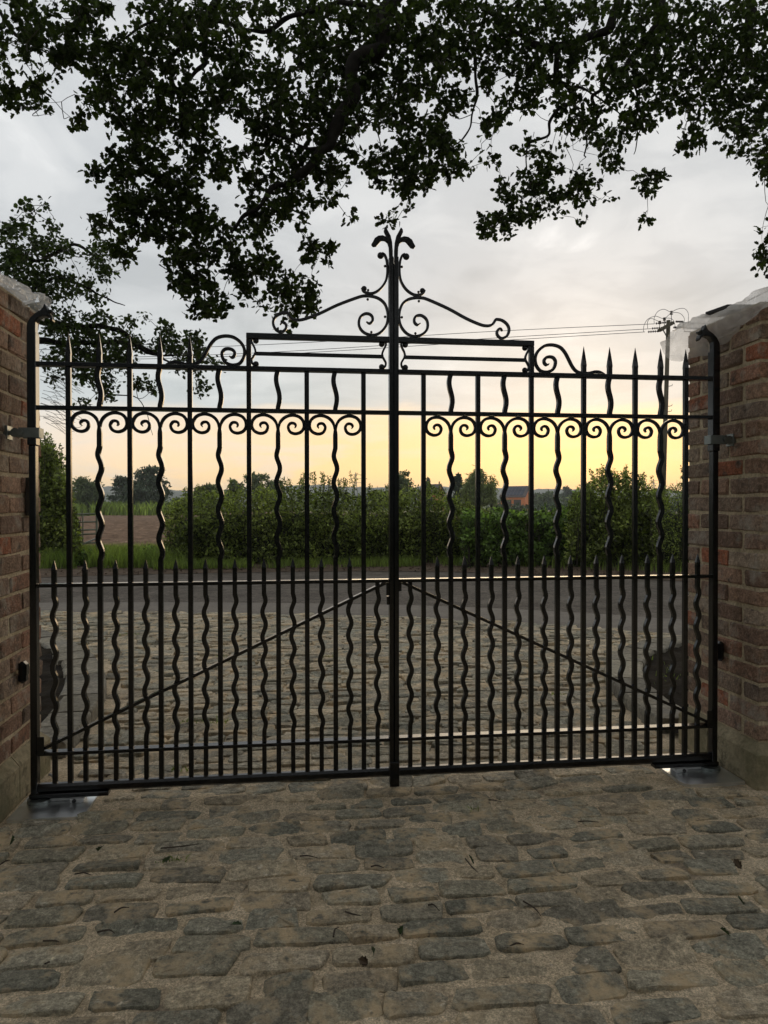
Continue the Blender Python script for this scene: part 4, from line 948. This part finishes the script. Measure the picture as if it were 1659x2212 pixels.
# field gate ---------------------------------------------------------------
fg = empty('field_gate', (*gp(150, 1225)[:2], 0), 'rusty tubular metal field gate half hidden by the shrub', 'gate')
YG = 13.2
def ftube(a, b, r_, m, name='rail'): MB().tube([pt(*a, YG), pt(*b, YG)], r_, 8).obj(name, m, fg)
for a, b in (((80, 1112), (209, 1110)), ((80, 1130), (209, 1127)), ((80, 1148), (209, 1144)), ((80, 1158), (209, 1153)), ((80, 1178), (209, 1172))): ftube(a, b, .017, 'steel')
ftube((209, 1108), (209, 1222), .024, 'steel', 'gate_post'); ftube((179, 1110), (179, 1176), .014, 'steel', 'upright')
ftube((130, 1196), (208, 1163), .02, 'steelbright', 'brace_tube'); ftube((82, 1174), (142, 1168.5), .02, 'steelbright', 'brace_tube')

# ------------------------------------------------------------------ utility pole and wires
YP = 27.0
up = empty('utility_pole', (*pt(1433, 1000, YP)[:2], 0), 'wooden power pole with stepped irons behind the hedge on the right', 'utility pole')
ptop, pbot = pt(1444, 692, YP), pt(1433, 1050, YP); dirp = (pbot - ptop) / (pbot[2] - ptop[2]); pb = ptop + dirp * (-.2 - ptop[2])
MB().tube([pb, (pb + ptop) / 2, ptop], [.112, .10, .088], 12).obj('shaft', 'poleWood', up, True)
ca, cbb = pt(1424, 714, YP - .6), pt(1454, 697, YP + .5)
def bar(a, b, w, name, m, par):
    a, b = Vector(a), Vector(b); d = (b - a); L = d.length; q = d.to_track_quat('X', 'Z').to_matrix()
    mb = MB().box(0, L, -w / 2, w / 2, -w / 2, w / 2); mb.V = [tuple(a + q @ Vector(v)) for v in mb.V]; return mb.obj(name, m, par)
bar(ca, cbb, .13, 'cross_arm', 'poleWood', up)
bar(pt(1432, 712, YP - .3), pt(1441, 728, YP), .04, 'arm_brace', 'galv', up)
zz = lambda L: [(1106 + a / 3, 553 + b / 3) for a, b in L]
def insul(a, b, Y, n=5, r=.05):
    mb = MB(); A_, B_ = pt(*a, Y), pt(*b, Y); mb.tube([A_, B_], .012, 5)
    for i in range(n):
        c = A_ + (B_ - A_) * (i + .5) / n; d = (B_ - A_) / np.linalg.norm(B_ - A_) * .012; mb.tube([c - d, c + d], r, 8)
    mb.obj('insulator', 'insul', up)
I = zz([(930, 438), (1000, 430), (905, 470), (975, 465), (880, 492), (950, 487), (1060, 425), (1110, 426), (1045, 463), (1100, 462)])
for i in range(0, 10, 2): insul(I[i], I[i + 1], YP - .3 + .15 * (i % 3))
for a, b in (((1033, 355), (1033, 382)), ((988, 398), (988, 420)), ((957, 420), (957, 442))):
    q = zz([a, b]); insul(q[0], q[1], YP, 3, .07)
for a, b in (((1033, 382), (1033, 432)), ((957, 442), (957, 485)), ((988, 420), (988, 455))):
    q = zz([a, b]); MB().tube([pt(*q[0], YP), pt(*q[1], YP)], .015, 5).obj('insulator_pin', 'wire', up)
for L in ([(922, 440), (922, 400), (945, 360), (985, 345), (1030, 362), (1070, 345), (1115, 340), (1142, 370), (1142, 430)],
          [(852, 490), (856, 450), (880, 410), (930, 390), (985, 405), (1033, 370), (1085, 370), (1115, 400), (1115, 430)],
          [(880, 470), (878, 430), (900, 405), (955, 425)], [(988, 402), (1030, 405), (1052, 430), (1057, 480), (1040, 484)]):
    MB().tube(cr([pt(*q, YP) for q in zz(L)], 5), .012, 4).obj('jumper_wire', 'wire', up)
for q in ((1020, 840), (1018, 970), (1015, 1005)):
    a, b, c = [pt(*v, YP) for v in zz([(q[0] - 10, q[1] + 5), (q[0] + 18, q[1]), (q[0] + 20, q[1] - 10)])]; MB().tube([a, b, c], .015, 4).obj('step_iron', 'galv', up)
for k, (a, b, c) in enumerate((((1414, 699.5), (1080, 715), (459, 749)), ((1407, 710), (1080, 729.5), (470, 766)), ((1393, 717), (1080, 735.5), (470, 771)))):
    A_, B_, C_ = pt(*a, YP), pt(*b, YP + 1.5), pt(*c, YP + 4); E_ = C_ + (C_ - B_) * 1.1 + np.array([0, 0, .6])
    P = cr([A_, B_, C_, E_], 10)
    tag(MB().tube(P, .013, 4).obj('power_line', 'wire'), ('uppermost', 'middle', 'lowest')[k] + ' of three overhead power lines running left from the pole', 'power line', 'overhead power lines')
    D_ = pt((1478, 1475, 1478)[k], (697, 708, 716)[k] , YP); MB().tube([pt(*I[min(9, 7)], YP) if k else pt(*I[7], YP), D_, D_ + np.array([14, 2, 0.3])], .013, 4).obj('outgoing_wire', 'wire', up)

# ------------------------------------------------------------------ far trees, houses, hills
def far_tree(x, ybase, ytop, wpx, dist, label, m='fartree', shape='round', seed=1, n=2600, leaf=.45, group='trees on the far side of the field'):
    r = np.random.default_rng(seed); Y = dist; b = pt(x, ybase, Y); b[2] = 0; top = pt(x, ytop, Y)[2]; s = (Y - CAM[1]) / FOC; w = wpx * s / 2
    t = empty('far_tree', (b[0], b[1], 0), label, 'tree', group)
    MB().tube([(b[0], Y, -.1), (b[0] + .1, Y, top * .4), (b[0], Y, top * .8)], [top * .035, top * .025, top * .008], 7).obj('trunk', 'bark', t, True)
    # clumps
    K = {'cone': 30, 'cedar': 70}.get(shape, 30); cl = []
    for i in range(K):
        if shape == 'cone': f = r.random(); rad = w * (1 - f) * .9 + .1; a = r.uniform(0, 6.28); cl.append((math.cos(a) * rad * r.random() ** .5, math.sin(a) * rad, top * (.12 + .84 * f), w * .28 * (1.2 - f)))
        elif shape == 'cedar': f = r.choice([.22, .35, .45, .57, .68, .79, .92]); rad = w * (1.15 - f * .85); a = r.uniform(0, 6.28); cl.append((math.cos(a) * rad * r.random() ** .4, math.sin(a) * rad * .6, top * (f + r.normal(0, .02)), w * .2))
        else:
            d = r.normal(size=3); d /= np.linalg.norm(d); q = r.random() ** .33; cl.append((d[0] * w * .72 * q, d[1] * w * .7 * q, top * (.56 + .34 * d[2] * q), w * r.uniform(.2, .36)))
    cl = np.array(cl); k = r.integers(0, K, n); d = r.normal(size=(n, 3)); d /= np.linalg.norm(d, axis=1)[:, None]; q = r.random(n)[:, None] ** .4
    sc = np.array([1.5, 1.2, .5]) if shape == 'cedar' else np.array([1, 1, .8 if shape != 'willow' else 1.5])
    pos = cl[k, :3] + d * q * cl[k, 3:4] * sc + np.array([b[0], Y, 0]); pos[:, 2] = np.clip(pos[:, 2], .3, top * 1.03)
    o = link('crown', leaf_mesh('crown', pos, r.uniform(.6, 1.2, n) * leaf, 'simple' if shape != 'willow' else 'blade', .2 if shape != 'willow' else 1.5, .2, seed + 1), t, m); o['kind'] = 'stuff'
    return t
far_tree(128, 1100, 1030, 80, 70, 'pale green field maple next to the left shrub', 'fartree', seed=2, leaf=.35)
far_tree(190, 1100, 1020, 84, 95, 'broad light green tree between the first two bars', 'fartree', seed=3, leaf=.45, n=4200)
far_tree(266, 1100, 1030, 62, 110, 'small spreading dark cedar left of the taller one', 'fartree2', 'cedar', 4, leaf=.5)
far_tree(322, 1100, 1008, 110, 105, 'tall dark layered cedar on the left horizon', 'fartree2', 'cedar', 5, 5200, .5)
far_tree(300, 1100, 1040, 80, 103, 'rounded dark shrub tree under the cedar', 'fartree2', 'round', 6, leaf=.5)
far_tree(395, 1100, 1074, 60, 130, 'low bushy tree by the hedge end', 'fartree', seed=7)
far_tree(446, 1100, 1036, 60, 60, 'green tree rising over the hedge at left', 'fartree', seed=8, leaf=.3)
far_tree(505, 1100, 1026, 56, 80, 'grey green tree beside the tallest poplar shape', 'fartree', seed=9, leaf=.4)
far_tree(558, 1100, 1004, 66, 85, 'tallest rounded tree above the hedge left of centre', 'fartree', seed=10, n=3600, leaf=.4)
far_tree(598, 1100, 1030, 50, 90, 'lower tree right of the tallest hedge tree', 'fartree', seed=11)
far_tree(822, 1100, 1060, 50, 110, 'hazy low tree just left of the gate centre', 'fartree', seed=12)
far_tree(862, 1100, 1003, 82, 60, 'domed feathery tree behind the meeting stiles', 'fartree', seed=13, n=3600, leaf=.26)
far_tree(925, 1100, 1030, 26, 120, 'narrow conifer by the far farmhouse', 'fartree2', 'cone', 14, 1200)
far_tree(990, 1105, 1021, 48, 75, 'dark pointed conifer right of the farmhouse', 'fartree2', 'cone', 15, 3200, .35)
far_tree(1032, 1105, 1005, 84, 68, 'yellow green weeping willow right of the conifer', 'farwillow', 'willow', 16, 5200, .6)
far_tree(1060, 1105, 1030, 44, 66, 'thin leaved tree at the edge of the willow', 'farwillow', 'round', 17, 1200, .26)
for i, (x, yt, wd) in enumerate(((1108, 1052, 22), (1130, 1049, 24), (1090, 1056, 20))):
    far_tree(x, 1100, yt, wd, 230, ('left', 'right', 'lowest')[i] + ' of three small trees above the solar roof', 'fartree2', seed=20 + i, n=700, leaf=.7)
far_tree(1188, 1100, 1058, 60, 190, 'wide grey green tree right of the brick barn', 'fartree', seed=24, n=2600, leaf=.8)
far_tree(1224, 1100, 1047, 40, 260, 'rounded hazy tree on the right horizon', 'fartree2', seed=25, n=1800, leaf=.9)
far_tree(1164, 1100, 1062, 40, 240, 'low hazy tree directly behind the barn gable', 'fartree', seed=26, n=1500, leaf=.8)
far_tree(1592, 1000, 560, 74, 17, 'feathery willow top showing over the right pier', 'farwillow', 'willow', 27, 4200, .17, group='trees beyond the right pier')
far_tree(1650, 1000, 550, 60, 16.5, 'second willow top at the right edge above the sheet', 'farwillow', 'willow', 28, 3600, .17, group='trees beyond the right pier')
far_tree(1476, 1100, 962, 24, 17.5, 'thin pinkish sapling between pole and right pier', 'fartree', 'round', 29, 260, .10, group='trees beyond the right pier')
# distant field hedges
def far_hedge(x0, x1, yt, dist, label, seed, m='fartree', n=3500, leaf=.6):
    r = np.random.default_rng(seed); a, b = pt(x0, 1100, dist)[0], pt(x1, 1100, dist)[0]; h = pt(x0, yt, dist)[2]
    X = r.uniform(a, b, n); Z = r.random(n) * h * (.7 + .5 * vnoise(X * .25, X * 0, seed, 3)); pos = np.stack([X, dist + r.uniform(-1.5, 1.5, n), Z], 1)
    tag(link('field_hedge', leaf_mesh('field_hedge', pos, r.uniform(.5, 1.1, n) * leaf, 'simple', 0, .2, seed), None, m), label, 'hedge', 'field boundary hedges', 'stuff')
far_hedge(60, 430, 1082, 128, 'far field hedge at the back of the ploughed field', 31)
far_hedge(1060, 1500, 1091, 100, 'far clipped hedge in front of the brick barn', 32, 'fartree2')
far_hedge(380, 1100, 1080, 140, 'far field hedge glimpsed over the roadside hedge', 33)
far_hedge(1140, 1520, 1074, 210, 'tree line hedge behind the barn', 34, 'fartree', 4500, 1.0)
# barn with solar panels
def house(cx, Y, rot, wx, wy, he, hr, label, cat, solar=False):
    t = empty('brick_house', (cx, Y, 0), label, cat); ca, sa = math.cos(rot), math.sin(rot)
    def W(x, y, z): return (cx + x * ca - y * sa, Y + x * sa + y * ca, z)
    a, b = wx / 2, wy / 2
    V = [W(*v) for v in ((-a, -b, 0), (a, -b, 0), (a, b, 0), (-a, b, 0), (-a, -b, he), (a, -b, he), (a, b, he), (-a, b, he), (-a, 0, hr - .1), (a, 0, hr - .1))]
    MB().add(V, [(0, 1, 5, 4), (1, 2, 6, 9, 5), (2, 3, 7, 6), (3, 0, 4, 8, 7)]).obj('wall', 'farbrick', t)
    e = .3; k = (hr - he) / b; ze = he - e * k * .6 + .08
    for sg in (-1, 1):
        P = [W(*v) for v in ((-a - e, sg * (b + e), ze), (a + e, sg * (b + e), ze), (a + e, 0, hr), (-a - e, 0, hr))]
        P2 = [(x, y, z + .12) for x, y, z in P]; MB().add(P + P2, [(0, 1, 2, 3), (4, 5, 6, 7), (0, 1, 5, 4), (1, 2, 6, 5), (2, 3, 7, 6), (3, 0, 4, 7)]).obj('roof', 'rooftile', t)
    if solar:
        for i in range(6):
            for j in range(2):
                x0, x1 = -a * .85 + i * a * 1.7 / 6 + .05, -a * .85 + (i + 1) * a * 1.7 / 6 - .05; f0, f1 = .12 + j * .4, .48 + j * .4
                pp = lambda x, f: W(x, -(b + e) * (1 - f), ze + (hr - ze) * f + .2)
                MB().add([pp(x0, f0), pp(x1, f0), pp(x1, f1), pp(x0, f1)] + [tuple(np.array(pp(*q)) - (0, 0, .06)) for q in ((x0, f0), (x1, f0), (x1, f1), (x0, f1))], [(0, 1, 2, 3), (4, 7, 6, 5), (0, 4, 5, 1), (1, 5, 6, 2), (2, 6, 7, 3), (3, 7, 4, 0)]).obj('solar_panel', 'solar', t)
    def panel(x0, x1, z0, z1, m, name): 
        V = [W(x, y, z) for x in (x0, x1) for y in (-b - .06, -b + .02) for z in (z0, z1)]; MB().add(V, [(0, 1, 3, 2), (4, 6, 7, 5), (0, 4, 5, 1), (2, 3, 7, 6), (0, 2, 6, 4), (1, 5, 7, 3)]).obj(name, m, t)
    panel(-a * .7, -a * .1, .1, he * .8, 'boxgrey', 'garage_door'); panel(a * .1, a * .7, .1, he * .8, 'boxgrey', 'garage_door'); panel(-a - .05, a + .05, he - .12, he + .0, 'whitepaint', 'fascia')
    return t
c = pt(1126, 1092, 146); house(c[0], 149, R(-40), 5.6, 5.0, 3.1, 5.4, 'small orange brick barn with solar panels on its roof', 'barn', True)
c = pt(938, 1092, 150); house(c[0], 153, R(-35), 4.2, 4.4, 3.9, 5.9, 'orange brick farmhouse gable behind the hedge near the conifer', 'house')
c = pt(1083, 1092, 170); house(c[0], 173, R(10), 3.0, 3.0, 1.9, 2.6, 'small white shed left of the solar roofed barn', 'shed')
tp = empty('telegraph_pole', (*pt(949, 1092, 110)[:2], 0), 'slim pale telegraph pole in front of the far farmhouse', 'pole'); a = pt(949, 1040, 110)
MB().tube([(a[0] - .1, 110, -.1), (a[0], 110, a[2])], [.14, .10], 8).obj('shaft', 'poleWood', tp)
# pylons
for x, yt, dist, lb in ((768, 1020, 520, 'tiny lattice pylon on the horizon left of the gate centre'), (1412, 1034, 620, 'tiny lattice pylon on the horizon left of the power pole')):
    b = pt(x, 1092, dist); top = pt(x, yt, dist)[2]; t = empty('pylon', (b[0], b[1], 0), lb, 'pylon', 'far pylons'); mb = MB(); w = top * .09
    for sx in (-1, 1):
        for sy in (-1, 1): mb.tube([(b[0] + sx * w, dist + sy * w, 0), (b[0] + sx * w * .3, dist + sy * w * .3, top * .7), (b[0], dist, top)], .16, 4)
    for i in range(5):
        z0, z1 = top * .14 * i, top * .14 * (i + 1); f0, f1 = 1 - .2 * i * .7, 1 - .2 * (i + 1) * .7
        mb.tube([(b[0] - w * f0, dist - w * f0, z0), (b[0] + w * f1, dist - w * f1, z1)], .10, 3); mb.tube([(b[0] + w * f0, dist - w * f0, z0), (b[0] - w * f1, dist - w * f1, z1)], .10, 3)
    mb.obj('lattice_tower', 'wire', t)
    m2 = MB()
    for f in (.7, .82, .93): m2.tube([(b[0] - top * .16, dist, top * f), (b[0] + top * .16, dist, top * f)], .13, 4)
    m2.obj('cross_arms', 'wire', t)
# hills
def hills(Yd, h0, seed, label, amp, x0=-900, x1=1300):
    xs = np.linspace(x0, x1, 420); h = h0 + amp * (vnoise(xs / 160. + 3, xs * 0, seed, 4) - .5) * 2 + 3.0 * vnoise(xs / 9., xs * 0, seed + 1, 3) + 1.2 * vnoise(xs / 2.5, xs * 0, seed + 2, 2)
    V = []; n = len(xs)
    for d, f in ((0, 0), (60, .55), (140, .9), (180, 1.0), (320, .4)): V += [(x, Yd + d + (x * x) * -1e-4, max(-1, hh * f)) for x, hh in zip(xs, h)]
    Fc = [(k * n + i, k * n + i + 1, (k + 1) * n + i + 1, (k + 1) * n + i) for k in range(4) for i in range(n - 1)]
    tag(MB().add(V, Fc).obj('hills', 'hill', None, True), label, kind='structure')
hills(760, 17, 41, 'low wooded ridge along the horizon', 7)
hills(1150, 30, 44, 'farther blue wooded hills', 10, -1400, 1900)

# ------------------------------------------------------------------ twigs and leaves fallen on the setts
def sx_(a, b): return gp(a / 2880 * 1659, b / 3840 * 2212)
TW = [((365, 3507), (430, 3512)), ((280, 3288), (342, 3292)), ((162, 3540), (222, 3545)), ((428, 3433), (485, 3414)), ((603, 3190), (745, 3174)), ((0, 3252), (38, 3236)), ((1125, 3220), (1190, 3226)),
      ((1295, 3430), (1352, 3445)), ((1605, 3405), (1648, 3428)), ((1962, 3390), (2028, 3446)), ((2168, 3090), (2245, 3092)), ((185, 3620), (165, 3628)), ((1250, 3525), (1270, 3490)), ((1912, 3562), (1965, 3555)),
      ((1390, 3260), (1440, 3265)), ((1825, 3007), (1880, 3015)), ((1745, 3230), (1790, 3280))]
adj = ['longest straight dark twig by the left edge', 'short dark twig in the left foreground', 'stubby twig at the lower left', 'thin slanting twig left of centre', 'long thin stem lying across a joint', 'twig cut by the left picture edge', 'curved twig near the middle',
       'thick dark twig near the bottom centre', 'slanting dark twig right of centre', 'long dark diagonal twig on a pale sett', 'thin curved twig near the gate at right', 'tiny twig at the lower left', 'small upright twig near centre bottom', 'pale forked stem on the right', 'small twig right of the bent one', 'fine twig just in front of the gates', 'crooked twig on the right']
for i, (a, b) in enumerate(TW):
    A_, B_ = sx_(*a), sx_(*b); m_ = (A_ + B_) / 2 + np.array([rng.normal(0, .004), rng.normal(0, .006), 0]); z = np.array([0, 0, .010])
    tag(MB().tube(cr([A_ + z, m_ + z * 1.4, B_ + z], 3), [.0028] * 3 + [.0024] * 2 + [.0014] * 2, 5).obj('fallen_twig', 'deadtwig'), adj[i] + ' on the setts', 'twig', 'fallen twigs on the setts')
LF = [((368, 3212), 'folded green leaf near the left motor plate'), ((640, 3232), 'yellow green sprig on the sand at left'), ((908, 3492), 'upright green leaf near the bottom centre'), ((1400, 3600), 'green leaf on a sett left of the bottom middle'),
      ((2788, 3415), 'green leaf by the right edge'), ((2700, 3505), 'flat green oak leaf at the lower right'), ((1775, 3262), 'small green leaf cluster right of centre'), ((35, 3190), 'dark leaf on the far left'), ((1512, 3495), 'green blade leaf in a joint at bottom centre'), ((2780, 3280), 'curled dark leaf near the right edge'),
      ((1380, 3640), 'brown dry leaf in the sand at bottom')]
for i, (q, lb) in enumerate(LF):
    p = sx_(*q); me = leaf_mesh('fallen_leaf', np.array([[0, 0, 0.0]]), np.array([.040]), 'oak', 0, .5, 50 + i)
    o = link('fallen_leaf', me, None, 'fallenleaf' if i < 9 else 'dryleaf'); o.location = (p[0], p[1], .020); tag(o, lb, 'leaf', 'fallen leaves on the setts')

# added unseen hedge: darkens gate reflections and cuts light from behind the viewer
gh = empty('shade_hedge', (0, -13, 0), 'tall dark yew hedge closing the garden behind the viewer', 'hedge')
r = np.random.default_rng(77); n = 16000; X = r.uniform(-16, 16, n); Z = r.uniform(0, 5.2, n); pos = np.stack([X, -12.2 - .02 * X * X * -1 + r.uniform(-.3, .3, n), Z], 1)
o = link('foliage', leaf_mesh('foliage', pos, r.uniform(.25, .5, n), 'simple', 0, .2, 78), gh, 'oakleaf2'); o['kind'] = 'stuff'
# air
hm = bpy.data.materials.new('air'); hm.use_nodes = True; t_ = hm.node_tree; t_.nodes.clear()
pv = t_.nodes.new('ShaderNodeVolumePrincipled'); pv.inputs['Density'].default_value = .0004; pv.inputs['Color'].default_value = (1, 1, 1, 1); pv.inputs['Anisotropy'].default_value = 0
oo = t_.nodes.new('ShaderNodeOutputMaterial'); t_.links.new(pv.outputs[0], oo.inputs['Volume'])
hz_ = MB().box(-2300, 2600, -62, 1700, -1.1, 48).obj('haze', hm); tag(hz_, 'thin evening haze over the fields', kind='stuff')

# tufts and moss in the joints
wp = []
for (x, y), n_, sp_ in (((285, 1371), 60, .07), ((434, 1560), 90, .10), ((650, 3232 * .576), 40, .03), ((380, 1665), 30, .03), ((215, 1460), 30, .05), ((700, 1420), 30, .05), ((1020, 1750), 16, .02), ((480, 1420), 30, .06), ((1200, 1500), 24, .05)):
    c = gp(x if x != 650 else 372, y)
    wp += [c + np.array([rng.normal(0, sp_), rng.normal(0, sp_ * .35), 0]) for _ in range(n_)]
wp = np.array(wp); wp[:, 2] = -.004
grass('joint_weeds', wp, .008, .028, 'grass', 'small green tufts growing in the joints between setts', 71, w=.003, lean=.6)
